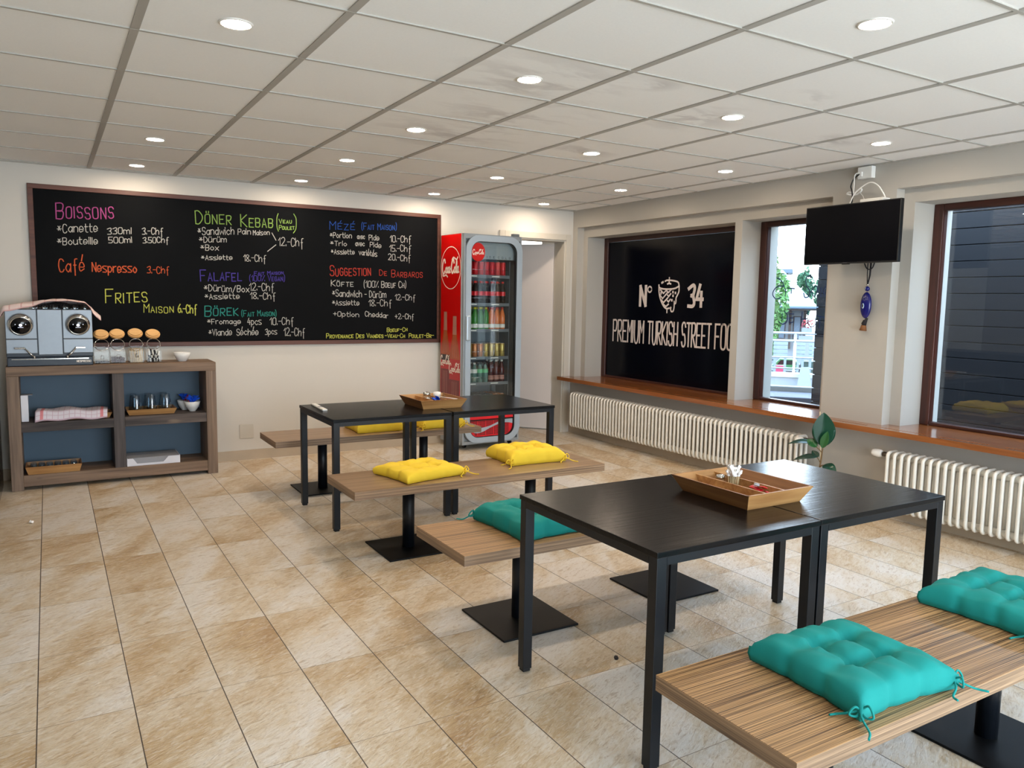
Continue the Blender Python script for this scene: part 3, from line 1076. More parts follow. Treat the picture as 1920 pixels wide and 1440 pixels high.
ZB = .4503
make_cushion('teal_cotton', 'teal tufted cushion nearest the camera, tied corners hanging over the bench edge', (1.985, 1.362, ZB), math.radians(-3), 1, [(-1, -1), (1, -1)], .40, .39, .92)
make_cushion('teal_cotton', 'teal cushion cut off by the right edge of the picture', (2.915, 1.405, ZB), math.radians(2), 2, [(-1, -1), (1, -1)], .41, .39, .92)
make_cushion('teal_cotton', 'dark green cushion lying behind the leg of the nearest table', (1.975, 3.10, ZB), math.radians(3), 3, [(-1, 1), (1, 1)], .40, .43)
make_cushion('yellow_cotton', 'flat yellow cushion on the left half of the middle bench', (1.935, 4.345, ZB), math.radians(12), 4, [(1, -1), (1, 1)], .43, .36, .72)
make_cushion('yellow_cotton', 'plump yellow cushion on the right half of the middle bench', (2.775, 4.455, ZB), math.radians(-2), 5, [(-1, -1), (1, -1)], .42, .35)
make_cushion('yellow_cotton', 'yellow cushion on the farthest bench, seen through the left rear table', (2.28, 6.07, ZB), math.radians(-1), 6, [(-1, 1), (1, 1)], .38, .36)
make_cushion('yellow_cotton', 'yellow cushion with hanging ties on the farthest bench, seen beside the fridge', (2.83, 6.045, ZB), math.radians(2), 7, [(-1, -1), (1, -1)], .39, .36)

# ------------------------------------------------------------------ trays with condiments on the tables
def make_tray(label, loc, rotz=0.0, w=.31, d=.345, top=.035, h=.066, compartments=True, group='wooden trays', cat='tray'):
    """sloping-sided tray; w, d are the foot, top is how far each side leans out"""
    t = thing('wooden_tray', label, cat, loc, rotz, group)
    th = .009
    MB().box(-w / 2, w / 2, -d / 2, d / 2, 0, .008, 'acacia').build('tray_floor', None, t)
    for kind, sgn in (('x', -1), ('x', 1), ('y', -1), ('y', 1)):
        s = MB()
        a0, a1 = (w / 2, w / 2 + top) if kind == 'x' else (d / 2, d / 2 + top)
        b0, b1 = (d / 2, d / 2 + top) if kind == 'x' else (w / 2, w / 2 + top)
        P = []
        for (a, z, b) in ((a0, 0, b0), (a1, h, b1), (a1 - th, h, b1 - th * .2), (a0 - th, .001, b0 - th * .2)):
            P.append((a, z, b))
        vs = []
        for e in (-1, 1):
            row = []
            for a, z, b in P:
                row.append(s.bm.verts.new((sgn * a, e * b, z) if kind == 'x' else (e * b, sgn * a, z)))
            vs.append(row)
        m = 'acacia_dark' if kind == 'x' else 'acacia'
        s.face(vs[0], m)
        s.face(list(reversed(vs[1])), m)
        for i in range(4):
            s.face([vs[0][i], vs[0][(i + 1) % 4], vs[1][(i + 1) % 4], vs[1][i]], m)
        s.build('tray_side', None, t)
    if compartments:
        for k in (-1, 1):
            e = d / 2 + top * .62
            x = k * w * .18
            MB().prism([(-d / 2, .008), (d / 2, .008), (e, h * .86), (-e, h * .86)], 'x', x - .004, x + .004, 'acacia').build('divider', None, t)
    return t


TZ = .7452
TA = (2.425, 2.215)
TBY = (2.43, 5.225)
make_tray('open wooden tray on the nearest table pair, holding toothpicks and red sachets', (TA[0], TA[1], TZ), 0, .30, .355)
make_tray('open wooden tray on the rear table pair, holding blue and red sachets', (TBY[0], TBY[1], TZ), 0, .30, .335)
F1 = TZ + .0083


def shaker(label, x, y, z, s=1.0):
    t = thing('salt_shaker', label, 'shaker', (x, y, z))
    g = MB()
    g.lathe([(.019 * s, 0), (.020 * s, .004), (.021 * s, .030 * s), (.017 * s, .040 * s)], (0, 0, 0), 18, 'tumbler_glass', cap=False)
    g.build('jar', None, t)
    MB().lathe([(.001, .001), (.0165 * s, .002), (.0175 * s, .024 * s), (.001, .025 * s)], (0, 0, 0), 14, 'salt').build('salt', None, t)
    MB().lathe([(.0195 * s, .038 * s), (.020 * s, .046 * s), (.016 * s, .054 * s), (.006 * s, .057 * s), (.0005, .057 * s)], (0, 0, 0), 18, 'chrome').build('lid', None, t)
    return t


shaker('small glass salt shaker with steel cap on the nearest tray', 2.432, 2.335, F1)

c = thing('toothpick_glass', 'small glass packed with wooden toothpicks and paper-wrapped sticks on the nearest tray', 'glass', (2.432, 2.262, F1))
MB().lathe([(.024, 0), (.026, .004), (.033, .066), (.034, .07)], (0, 0, 0), 24, 'clear_glass', cap=False).build('cup', None, c)
rg = random.Random(5)
for k in range(34):
    a, r = k * 2.4, .0195 * math.sqrt((k + .5) / 34)
    p0 = Vector((r * math.cos(a), r * math.sin(a), F1 + .003)) + Vector((2.432, 2.262, 0))
    p1 = p0 + Vector((r * math.cos(a) * .32, r * math.sin(a) * .32, .062 + rg.uniform(0, .006)))
    tp = MB().tube([p0, p1], .0014, 'stick_wood', 5).build('toothpick')
    tag(tp, 'wooden toothpick standing in the small glass on the nearest tray', 'toothpick', 'toothpicks in the small glass')
for k in range(12):
    a = k * 2.39996
    r = .022 * math.sqrt((k + .5) / 12)
    base = Vector((2.432 + r * math.cos(a), 2.262 + r * math.sin(a), F1 + .066))
    top = base + Vector((r * math.cos(a) * .6, r * math.sin(a) * .6, rg.uniform(.022, .040)))
    if k == 7:
        top += Vector((-.022, .012, .022))
    def _wrap(u, v, base=base, top=top, a=a):
        p = base.lerp(top, v)
        q = .0075 * (1 + .35 * math.sin(9 * v + 3 * a)) * (1 - .25 * v)
        t = 2 * PI * u
        return p + Vector((q * math.cos(t) * (1 + .4 * math.sin(3 * t + a)), q * math.sin(t), .004 * math.sin(2 * t + a) * v))
    tag(MB().sheet(_wrap, 10, 6, 'paper').build('paper_wrapper'), 'white paper wrapper sticking out of the small toothpick glass', 'wrapper', 'paper-wrapped sticks in the small glass')


def sachet(name, m, label, loc, rot, L=.062, W=.022, T=.005, cat='sachet', group=None):
    def fn(u, v):
        p = math.sin(PI * u) ** .5 * math.sin(PI * v) ** .5 if 0 < u < 1 and 0 < v < 1 else 0
        return Vector(((u - .5) * L, (v - .5) * W, .001 + T * p + .0008 * math.sin(14 * u)))
    o = MB().sheet(fn, 10, 6, m, .0012).build(name)
    o.location = loc
    o.rotation_euler = rot
    return tag(o, label, cat, group)


for k, (x, y, rz, z, tl) in enumerate(((2.428, 2.150, 1.3, -.012, .0), (2.425, 2.110, 1.2, .002, .15), (2.434, 2.085, .9, .014, .3), (2.424, 2.130, 1.5, .022, -.2), (2.430, 2.105, 1.1, .030, .35))):
    sachet('red_sachet', 'packet_red', 'red sachet in the pile at the near end of the nearest tray', (x, y, F1 + z + .018), (tl, tl * .7, rz), group='red sachets on the nearest tray')
sachet('grey_sachet', 'grey_card', 'pale grey sachet lying on the red ones on the nearest tray', (2.425, 2.13, F1 + .056), (.2, .1, .7))

# rear tray
shaker('squat glass jar with steel cap on the rear tray', 2.432, 5.335, F1, 1.45)
c = thing('toothpick_glass', 'small glass with a white paper top on the rear tray', 'glass', (2.522, 5.345, F1))
MB().lathe([(.024, 0), (.026, .004), (.031, .056), (.032, .06)], (0, 0, 0), 20, 'clear_glass', cap=False).build('cup', None, c)
MB().lathe([(.001, .002), (.022, .003), (.0285, .052), (.029, .074), (.001, .078)], (0, 0, 0), 16, 'paper').build('paper_wrappers', None, c)
for k, (x, y, rz, rx) in enumerate(((2.430, 5.215, 1.3, 1.0), (2.445, 5.205, 1.8, .8), (2.432, 5.180, 1.0, .6), (2.446, 5.17, 1.6, 1.1))):
    sachet('blue_sachet', 'sweet_blue', 'crumpled blue sachet sticking up from the rear tray', (x, y, F1 + .03 + .006 * k), (rx, 0, rz), L=.06, W=.045, group='blue sachets on the rear tray')
for k, (x, y, rz) in enumerate(((2.525, 5.16, .3), (2.535, 5.13, .8), (2.53, 5.19, 1.4))):
    sachet('red_sachet', 'packet_red', 'red sachet lying in the right-hand part of the rear tray', (x, y, F1 + .002 + .008 * k), (.05, .05, rz), group='red sachets on the rear tray')
s = MB().tube([(2.505, 5.25, F1 + .05), (2.552, 5.06, F1 + .052)], .004, 'paper', 8).build('drinking_straw')
tag(s, 'white paper-wrapped straw laid across the rear tray', 'straw')
c = MB()
def _crumple(u, v):
    return Vector((2.545 + (u - .5) * .05, 5.285 + (v - .5) * .05, F1 + .02 + .055 * math.sin(PI * u) * math.sin(PI * v) + .012 * math.sin(11 * u + 5 * v) + .01 * math.cos(9 * v)))
c.sheet(_crumple, 12, 10, 'clear_glass', .001)
tag(c.build('cellophane'), 'crumpled clear cellophane at the back of the rear tray', 'wrapper')

# remote control
r = thing('remote_control', 'pale slim remote control at the left end of the rear tables', 'remote', (1.637, 5.435, TZ), math.radians(-3))
MB().box(-.018, .018, -.17, .17, 0, .012, 'white_plastic', .004).build('case', None, r)
MB().box(-.013, .013, -.06, .0, .012, .0132, 'grey_card').build('button_panel', None, r)

# ------------------------------------------------------------------ sideboard and everything on it
SX0, SX1, SYF, SYB, SZ = -.298, 1.215, 6.998, 7.385, .966
sb = thing('sideboard', 'reclaimed-wood open sideboard with slate-blue back under the chalkboard', 'sideboard', (0, 0, 0))
MB().box(SX0, SX1, SYF, SYB, .893, SZ, 'reclaimed_wood', .003).build('top', None, sb)
for x in (SX0, SX1 - .082):
    MB().box(x, x + .082, SYF + .002, SYB, 0, .893, 'reclaimed_wood_upright', .003).build('side_post', None, sb)
MB().box(.420, .503, SYF + .012, SYB - .02, .118, .893, 'dark_plank_upright', .002).build('divider', None, sb)
MB().box(SX0 + .082, .420, SYF + .012, SYB - .02, .455, .528, 'dark_plank', .002).build('shelf', None, sb)
MB().box(.503, SX1 - .082, SYF + .012, SYB - .02, .455, .533, 'dark_plank', .002).build('shelf', None, sb)
MB().box(SX0 + .082, SX1 - .082, SYF + .008, SYB - .02, .03, .118, 'reclaimed_wood', .002).build('bottom_rail', None, sb)
MB().box(SX0 + .02, SX1 - .02, SYB - .02, SYB, .03, .893, 'slate_paint').build('back_panel', None, sb)

# coffee machine
MX0, MX1, MYF, MYB = -.286, .292, 7.025, 7.36
cm = thing('coffee_machine', 'double-headed steel capsule coffee machine at the left end of the sideboard', 'coffee machine', (0, 0, SZ))
m = MB()
m.box(MX0, MX1, MYF - .008, MYB, .0, .070, 'machine_base', .006)
m.box(MX0 + .03, MX1 - .03, MYF - .0095, MYF + .02, .052, .058, 'chrome')
m.build('drip_base', None, cm)
m = MB()
m.box(MX0 - .002, MX1 + .004, MYF + .006, MYB, .070, .437, 'machine_base', .004)
m.build('body', None, cm)
for x0, x1 in ((MX0, -.083), (.092, MX1 + .004)):
    MB().box(x0, x1, MYF, MYF + .012, .212, .437, 'brushed_steel', .003).build('upper_panel', None, cm)
    MB().box(x0, x1, MYF, MYF + .012, .100, .207, 'brushed_steel', .003).build('lower_panel', None, cm)
MB().box(-.077, .086, MYF - .003, MYF + .012, .088, .437, 'brushed_steel', .003).build('middle_panel', None, cm)
for i, cx in enumerate((-.186, .196)):
    T = Matrix.Translation((cx, MYF - .002, .322)) @ Matrix.Rotation(PI / 2 + math.radians(14), 4, 'X')
    d = MB()
    d.lathe([(.086, -.012), (.086, .012), (.080, .030), (.070, .042), (.066, .042), (.064, .036)], (0, 0, 0), 40, 'chrome', T)
    dial = d.build('dial_ring', None, cm)
    T2 = Matrix.Translation((cx, MYF - .002, .322)) @ Matrix.Rotation(PI / 2 + math.radians(14), 4, 'X')
    e = MB().lathe([(.0655, .034), (.064, .040), (.0005, .042)], (0, 0, 0), 36, 'screen_black', T2)
    scr = e.build('screen', None, dial)
    e = MB()
    e.lathe([(.011, .0424), (.010, .0432), (.0005, .0432)], (.0, .006, 0), 16, 'screen_glow', T2)
    for q in (-.034, .034):
        e.lathe([(.003, .0424), (.0005, .0430)], (q, .012, 0), 8, 'screen_glow', T2)
    e.box(-.018, .018, -.013, -.011, .0424, .0430, 'screen_glow', 0, T2)
    e.build('screen_icon', None, dial)
    sg = 1 if i == 0 else -1
    z = SZ
    s = MB()
    a = cx - sg * .038
    s.box(a - .008 if sg > 0 else a - .062, a + .062 if sg > 0 else a + .008, MYF - .030, MYF + .002, .134, .148, 'chrome', .003)
    s.tube([(a + sg * .056, MYF - .024, .141), (a + sg * .095, MYF - .030, .095), (a + sg * .118, MYF - .026, .074)], .006, 'chrome', 8)
    s.tube([(a + sg * .118, MYF - .026, .082), (a + sg * .118, MYF - .026, .062)], .008, 'chrome', 8)
    s.build('spout', None, cm)
lt = MB()
def _pm(a, b):
    return Vector((a, MYF - .0088, b))
write(lt, 'NESPRESSO', .178, .026, .276, .026, .014, .0032, _pm, None, 0)
lt.build('lettering', 'print_white', cm)['label'] = 'white lettering on the dark base'

# upturned cups on the machine, hidden under a towel
rg = random.Random(2)
cup0 = None
k = 0
for iy, y in enumerate((7.085, 7.175)):
    for ix in range(6):
        x = -.10 + ix * .070 + iy * .02
        if iy and ix == 5:
            continue
        lab = 'small upturned glass cup under the towel on the coffee machine'
        if cup0 is None:
            m = MB().lathe([(.027, 0), (.028, .004), (.0235, .036), (.020, .040), (.0005, .040)], (0, 0, 0), 18, 'tumbler_glass', cap=False)
            cup0 = m.build('cup')
            tag(cup0, lab, 'cup', 'upturned cups on the coffee machine')
            cup0.location = (x, y, SZ + .4375)
        else:
            copy_tree(cup0, (x, y, SZ + .4375), 0, lab)

TOP = [(-.335, 1.350), (-.315, 1.385), (-.292, 1.427), (-.20, 1.447), (-.12, 1.455), (.04, 1.486), (.16, 1.477), (.25, 1.467), (.295, 1.425), (.325, 1.385), (.358, 1.352)]
def _prof(x):
    for (a, za), (b, zb) in zip(TOP[:-1], TOP[1:]):
        if x <= b:
            t = (x - a) / (b - a)
            t = t * t * (3 - 2 * t) * .5 + t * .5
            return za + (zb - za) * t
    return TOP[-1][1]
def _cloth(u, v):
    x = -.335 + .693 * u
    z = _prof(x)
    y = 6.995 + .34 * v
    w = max(0, min(1, (.05 - x) / .30))
    if v < .16:
        q = (1 - v / .16)
        z -= w * .036 * q * q + (.030 * q * q if x > .30 else .008 * q * q)
        y += .012 * q
    z += .004 * math.sin(19 * u + 3 * v) * (1 - .3 * v) + .003 * math.sin(8 * v + 31 * u)
    if v > .8:
        z -= .03 * ((v - .8) / .2) ** 2
    return Vector((x, y, z))
o = MB().sheet(_cloth, 60, 22, 'pink_check', .003).build('kitchen_towel')
tag(o, 'pink checked kitchen towel draped over the cups on the coffee machine', 'towel')

# four slanted glass jars with tilted wooden lids
JX = [(.361, 7.150), (.479, 7.165), (.616, 7.175), (.750, 7.185)]
JL = ['slanted glass jar with a few black pieces, right beside the coffee machine', 'slanted glass jar of reddish brown pieces, second from the coffee machine',
      'slanted glass jar of thin wooden stirrers, third from the coffee machine', 'slanted glass jar full of black and white sugar sticks, nearest the white bowl']
JH = [0, .006, .012, .0]
j0 = []
for k, (x, y) in enumerate(JX):
    j = thing('storage_jar', JL[k], 'jar', (x, y - .055, SZ), 0, 'glass jars with wooden lids')
    if k == 0:
        prof = [(0, .006), (.006, 0), (.104, 0), (.110, .006), (.110, .135), (.090, .152), (.078, .155), (.004, .098)]
        b = MB()
        rings = []
        for (yy, zz) in prof:
            rings.append((yy, zz))
        V = []
        for sx in (-1, 1):
            V.append([b.bm.verts.new((sx * .056, yy, zz)) for yy, zz in rings])
        n = len(rings)
        for q in range(n):
            if q == 6:
                continue                                     # the slanted mouth stays open
            b.face([V[0][q], V[0][(q + 1) % n], V[1][(q + 1) % n], V[1][q]], 'clear_glass', False)
        for Q, sx in ((V[0], -1), (V[1], 1)):
            b.face(Q if sx < 0 else list(reversed(Q)), 'clear_glass')
        j0.append(b.build('jar_body', None, j))
        T = Matrix.Translation((0, .030, .152)) @ Matrix.Rotation(math.radians(62), 4, 'X')
        ring = [T @ Vector((.051 * math.cos(a * PI / 16), .051 * math.sin(a * PI / 16), 0)) for a in range(32)]
        j0.append(MB().tube(ring, .0030, 'chrome', 8, closed=True).build('mouth_ring', None, j))
        T = Matrix.Translation((0, .070, .236)) @ Matrix.Rotation(math.radians(36), 4, 'X')
        j0.append(MB().lathe([(.044, -.012), (.056, -.010), (.058, 0), (.056, .006), (.047, .008), (.046, .016), (.0005, .017)], (0, 0, 0), 44, 'bamboo', T, smooth=False).build('lid', None, j))
        c = MB()
        c.tube([(0, .060, .198), (-.004, .066, .208), (.004, .072, .216)], .005, 'chrome', 6)
        c.tube([(-.010, -.002, .066), (-.010, -.005, .040), (.010, -.005, .040), (.010, -.002, .066), (-.010, -.002, .066)], .0018, 'chrome', 6)
        j0.append(c.build('clasp', None, j))
    else:
        for p in j0:
            c = p.copy()
            COL.objects.link(c)
            c.parent = j
            if p.name.startswith('lid') or p.name.startswith('clasp'):
                c.location.z += JH[k] * .6
            if p.name.startswith('lid'):
                c.location.y += JH[k] * .5
rg = random.Random(8)


def chunk(name, m, label, cat, group, loc, size):
    b = MB()
    P = []
    for a in range(2):
        P.append([Vector((size * rg.uniform(.7, 1.1) * math.cos(q * PI / 3), size * rg.uniform(.6, 1.0) * math.sin(q * PI / 3), size * (.55 if a else -.5) * rg.uniform(.7, 1.2))) for q in range(6)])
    b.rings(P, m, False)
    o = b.build(name)
    o.location = loc
    o.rotation_euler = (rg.uniform(-.5, .5), rg.uniform(-.5, .5), rg.uniform(0, 6))
    return tag(o, label, cat, group)


for q in range(9):
    x, y = JX[0]
    chunk('coffee_capsule', 'bean_black', 'black piece at the bottom of the jar beside the coffee machine', 'sweet', 'black pieces in the first jar',
          (x - .038 + .019 * (q % 5), y - .03 + .03 * (q // 5), SZ + .013), .0125)
for q in range(27):
    x, y = JX[1]
    chunk('brown_sweet', 'coffee_brown', 'reddish brown piece in the second jar from the coffee machine', 'sweet', 'brown pieces in the second jar',
          (x - .038 + .019 * (q % 5), y - .033 + .024 * ((q // 5) % 3), SZ + .014 + .022 * (q // 15) + .004 * (q % 3)), .0125)
for q in range(30):
    x, y = JX[2]
    a = MB()
    bx, by = x - .042 + .0093 * (q % 10), y - .034 + .03 * (q // 10)
    a.box(-.003, .003, -.0008, .0008, 0, .118, 'stick_wood')
    o = a.build('wooden_stirrer')
    o.location = (bx, by, SZ + .002)
    o.rotation_euler = (-.12 + .02 * (q % 3), .06 * ((q * 7) % 5 - 2) / 2, rg.uniform(0, 3))
    tag(o, 'thin wooden stirrer standing in the third jar from the coffee machine', 'stirrer', 'wooden stirrers in the third jar')
for q in range(22):
    x, y = JX[3]
    a = MB()
    tilt = rg.uniform(-.40, .40)
    a.cyl((0, 0, 0), .0052, .088 if abs(tilt) > .25 else .105, 'packet_black' if q % 2 else 'paper', 8)
    a.cyl((0, 0, .03), .0056, .022, 'paper' if q % 2 else 'packet_black', 8)
    o = a.build('sugar_stick')
    bx = x - .030 + .0145 * (q % 5) - .035 * math.sin(tilt)
    o.location = (bx, y - .032 + .018 * (q // 5), SZ + .006)
    o.rotation_euler = (-.1, tilt, rg.uniform(-.1, .1))
    tag(o, 'black and white sugar stick in the jar nearest the white bowl', 'sugar stick', 'sugar sticks in the fourth jar')


def bowl(label, loc, r, h, foot, group=None):
    b = MB()
    b.lathe([(foot, 0), (foot, .006), (foot * 1.25, .010), (r * .82, h * .5), (r, h), (r - .004, h), (r * .78, h * .5), (foot * 1.1, .016), (.0005, .014)], (0, 0, 0), 36, 'china')
    o = b.build('bowl')
    o.location = loc
    return tag(o, label, 'bowl', group)


bowl('shallow white bowl standing alone at the right end of the sideboard top', (.975, 7.19, SZ), .070, .076, .034)
sachet('dark_sweet', 'bean_black', 'dark wrapped sweet just visible over the rim of the shallow white bowl', (.965, 7.17, SZ + .066), (.3, .1, .4), L=.05)

# things on the shelves
SH = .5285
b = thing('napkin_holder', 'white card napkin box at the far left of the upper shelf', 'napkin box', (-.209, 7.13, SH))
MB().box(-.004, .044, -.045, .06, 0, .205, 'white_card', .002).build('box', None, b)
MB().box(.0, .075, -.03, .05, .205, .209, 'grey_card').build('flap', None, b)
tr = make_tray('narrow wooden tray under the folded towel on the upper left shelf', (.165, 7.155, SH), 0, .46, .16, .02, .045, False, 'shelf trays')
def _fold(u, v):
    x = -.105 + .50 * u
    y = 6.985 + .26 * v
    z = SH + .068 + .012 * u + .012 * math.sin(PI * (u * 1.1 + .3)) + .006 * math.sin(14 * u + 2 * v)
    if v < .22:
        q = 1 - v / .22
        z -= .066 * q * (1 - .25 * u)
        y += .012 * q
    return Vector((x - .02 * (1 - v), y, z))
o = MB().sheet(_fold, 44, 18, 'white_check', .012).build('folded_towel')
tag(o, 'folded white and pink checked towel hanging over the upper left shelf edge', 'towel')
SH2 = .5335
make_tray('wooden tray under the upturned tumblers on the upper right shelf', (.713, 7.185, SH2), 0, .345, .20, .02, .046, False, 'shelf trays')
tum = None
pos = [(.602, 7.138), (.718, 7.138), (.834, 7.140), (.590, 7.230), (.700, 7.230), (.820, 7.232)]
names = ['upturned tumbler at the front left of the shelf tray', 'upturned tumbler at the front middle of the shelf tray', 'upturned tumbler at the front right of the shelf tray',
         'upturned tumbler at the back left of the shelf tray', 'upturned tumbler at the back middle of the shelf tray', 'upturned tumbler at the back right of the shelf tray']
for (x, y), lab in zip(pos, names):
    if tum is None:
        m = MB()
        pr = [(.040, 0), (.041, .006), (.0395, .05), (.032, .105), (.0275, .148), (.025, .156), (.0005, .157)]
        m.lathe(pr, (0, 0, 0), 24, 'tumbler_glass', cap=False)
        m.lathe([(.037, .004), (.0365, .05), (.029, .105), (.0245, .140), (.0005, .142)], (0, 0, 0), 24, 'tumbler_glass', cap=False)
        tum = m.build('tumbler')
        tag(tum, lab, 'glass', 'upturned tumblers on the shelf tray')
        tum.location = (x, y, SH2 + .0085)
    else:
        copy_tree(tum, (x, y, SH2 + .0085), .4 * x, lab)
bowl('white bowl of blue-wrapped sweets at the front right of the upper shelf', (1.040, 7.150, SH2), .066, .086, .026, 'sweet bowls on the shelf')
bowl('white bowl half hidden behind the other bowl on the upper shelf', (.995, 7.270, SH2), .062, .084, .026, 'sweet bowls on the shelf')
rg = random.Random(14)
for q in range(14):
    a = q * 2.39996
    r = .040 * math.sqrt((q + .3) / 14)
    t = rg.uniform(.5, 1.25)
    o = sachet('wrapped_sweet', 'sweet_blue' if q not in (9,) else 'packet_red', 'blue-wrapped sweet sticking up out of the front white bowl on the shelf',
               (1.040 + r * math.cos(a), 7.150 + r * math.sin(a), SH2 + .098 + rg.uniform(-.006, .016)), (0, -t, a), L=.062, W=.030, T=.014, cat='sweet', group='blue sweets in the front bowl')
for q in range(8):
    a = q * 2.39996
    r = .038 * math.sqrt((q + .3) / 8)
    t = rg.uniform(.3, 1.0)
    sachet('wrapped_sweet', 'sweet_blue' if q not in (3, 5) else 'packet_red', 'wrapped sweet in the half-hidden white bowl on the shelf',
           (.995 + r * math.cos(a), 7.270 + r * math.sin(a), SH2 + .105 + rg.uniform(-.006, .02)), (0, -t, a), L=.062, W=.030, T=.014, cat='sweet', group='sweets in the rear bowl')
ZL = .1182
make_tray('wooden tray of small glasses at the lower left of the sideboard', (-.010, 7.12, ZL), 0, .35, .20, .018, .062, False, 'shelf trays')
g0 = None
for iy in range(3):
    for ix in range(6):
        x, y = -.150 + ix * .0555, 7.055 + iy * .062
        lab = '%s upturned small glass from the left in the %s row of the lower tray' % (ORD[ix], ('front', 'middle', 'back')[iy])
        if g0 is None:
            m = MB()
            m.lathe([(.0265, 0), (.027, .004), (.0235, .050), (.020, .056), (.0005, .056)], (0, 0, 0), 14, 'tumbler_glass', cap=False)
            m.lathe([(.0245, .002), (.021, .048), (.0005, .049)], (0, 0, 0), 14, 'tumbler_glass', cap=False)
            g0 = m.build('shot_glass')
            tag(g0, lab, 'glass', 'small glasses in the lower tray')
            g0.location = (x, y, ZL + .0085)
        else:
            copy_tree(g0, (x, y, ZL + .0085), 0, lab)
bx = thing('card_box', 'white card box with a notched front at the lower right of the sideboard', 'box', (.508, 7.022, ZL))
MB().prism([(0, 0), (.405, 0), (.405, .062), (.315, .062), (.275, .018), (.075, .018), (.045, .062), (0, .062)], 'y', 0, .004, 'white_card').build('front', None, bx)
m = MB()
m.box(0, .405, .004, .27, 0, .004, 'white_card')
m.box(0, .004, .004, .27, .004, .066, 'white_card')
m.box(.401, .405, .004, .27, .004, .066, 'white_card')
m.build('tray', None, bx)
MB().box(.006, .399, .010, .268, .004, .064, 'grey_card', .003).build('inner_box', None, bx)

# glass-sided counter at the far left, seen almost edge on
ct = thing('counter', 'dark glossy counter end at the far left edge, mirroring the sideboard', 'counter', (-.352, 5.2, 0))
MB().box(-.62, -.006, 0, 1.90, .08, .895, 'machine_base', .003).build('body', None, ct)
MB().box(-.006, 0, 0, 1.90, .04, .885, 'screen_black').build('side_panel', None, ct)
MB().box(-.60, -.03, .02, 1.88, 0, .08, 'rubber').build('plinth', None, ct)

# ------------------------------------------------------------------ drinks fridge
FW, FD, FH = .70, .475, 2.19
FL = Vector((3.552, 6.915, 0))
FR = math.radians(3.0)
fr = thing('drinks_fridge', 'tall glass-door drinks fridge with red printed side, beside the open door', 'fridge', FL, FR)
th = .035
Y0 = .055
b = MB()
b.box(0, th, Y0, FD, .055, FH, 'fridge_grey', .003)
b.box(FW - th, FW, Y0, FD, .055, FH, 'fridge_grey', .003)
b.box(th, FW - th, FD - th, FD, .055, FH, 'fridge_inside')
b.box(th, FW - th, Y0, FD - th, FH - .06, FH, 'fridge_grey')
b.box(th, FW - th, Y0, FD - th, .055, .36, 'fridge_grey')
b.box(th, FW - th, FD - th - .004, FD - th, .36, FH - .06, 'fridge_inside')
b.box(th, th + .003, Y0, FD - th, .36, FH - .06, 'fridge_inside')
b.box(FW - th - .003, FW - th, Y0, FD - th, .36, FH - .06, 'fridge_inside')
b.build('cabinet', None, fr)
MB().box(-.0025, .0, Y0 + .012, FD, .50, FH - .004, 'vinyl_red').build('side_print', None, fr)['label'] = 'red printed side panel'
for x in (.07, FW - .07):
    for y in (Y0 + .06, FD - .06):
        MB().cyl((x - .012, y, .028), .028, .024, 'plate_metal', 16, Matrix.Translation((x, y, .028)) @ Matrix.Rotation(PI / 2, 4, 'Y') @ Matrix.Translation((-x, -y, -.028))).build('castor', None, fr)
        MB().box(x - .016, x + .016, y - .02, y + .02, .045, .058, 'steel_grey').build('castor_bracket', None, fr)


def rrect(x0, x1, z0, z1, r, n=8):
    P = []
    for cx, cz, a0 in ((x1 - r, z1 - r, 0), (x0 + r, z1 - r, 90), (x0 + r, z0 + r, 180), (x1 - r, z0 + r, 270)):
        for k in range(n + 1):
            a = math.radians(a0 + 90 * k / n)
            P.append((cx + r * math.cos(a), cz + r * math.sin(a)))
    return P


def ring_prism(mb, outer, inner, y0, y1, m):
    n = len(outer)
    V = [[mb.bm.verts.new((p[0], y, p[1])) for p in loop] for loop in (outer, inner) for y in (y0, y1)]
    o0, o1, i0, i1 = V
    for k in range(n):
        q = (k + 1) % n
        mb.face([o0[k], o0[q], i0[q], i0[k]], m)
        mb.face([o1[k], i1[k], i1[q], o1[q]], m)
        mb.face([o0[k], o1[k], o1[q], o0[q]], m)
        mb.face([i0[k], i0[q], i1[q], i1[k]], m)


f = MB()
f.box(.004, .024, .018, Y0, .06, FH - .003, 'fridge_grey')
f.box(FW - .024, FW - .004, .018, Y0, .06, FH - .003, 'fridge_grey')
f.box(.004, FW - .004, .022, Y0, FH - .05, FH - .003, 'fridge_grey')
f.box(.004, FW - .004, .022, Y0, .06, .09, 'fridge_grey')
f.box(.585, .66, .012, Y0, FH - .004, FH + .022, 'steel_grey')
f.build('front_surround', None, fr)
f = MB()
ring_prism(f, rrect(.022, FW - .006, .075, FH - .015, .15), rrect(.082, FW - .072, .128, FH - .075, .105), 0, .03, 'fridge_silver')
ring_prism(f, rrect(.082, FW - .072, .128, FH - .075, .105), rrect(.088, FW - .086, .134, FH - .081, .100), .006, .03, 'bezel_black')
f.build('door_frame', None, fr)
MB().prism(rrect(.085, FW - .080, .365, FH - .079, .10), 'y', .014, .018, 'fridge_glass').build('door_glass', None, fr)
h = MB()
h.box(.018, .066, -.030, .002, 1.125, 1.375, 'fridge_silver', .012)
h.build('door_handle', None, fr)
g = MB()
g.prism(rrect(.085, FW - .080, .131, .362, .10), 'y', .020, .030, 'grille_red')
g.box(.086, FW - .082, .012, .028, .312, .362, 'grille_red', .003)
g.box(.06, FW - .05, .006, .030, .300, .311, 'bezel_black')
gr = g.build('lower_grille', None, fr)
g = MB()
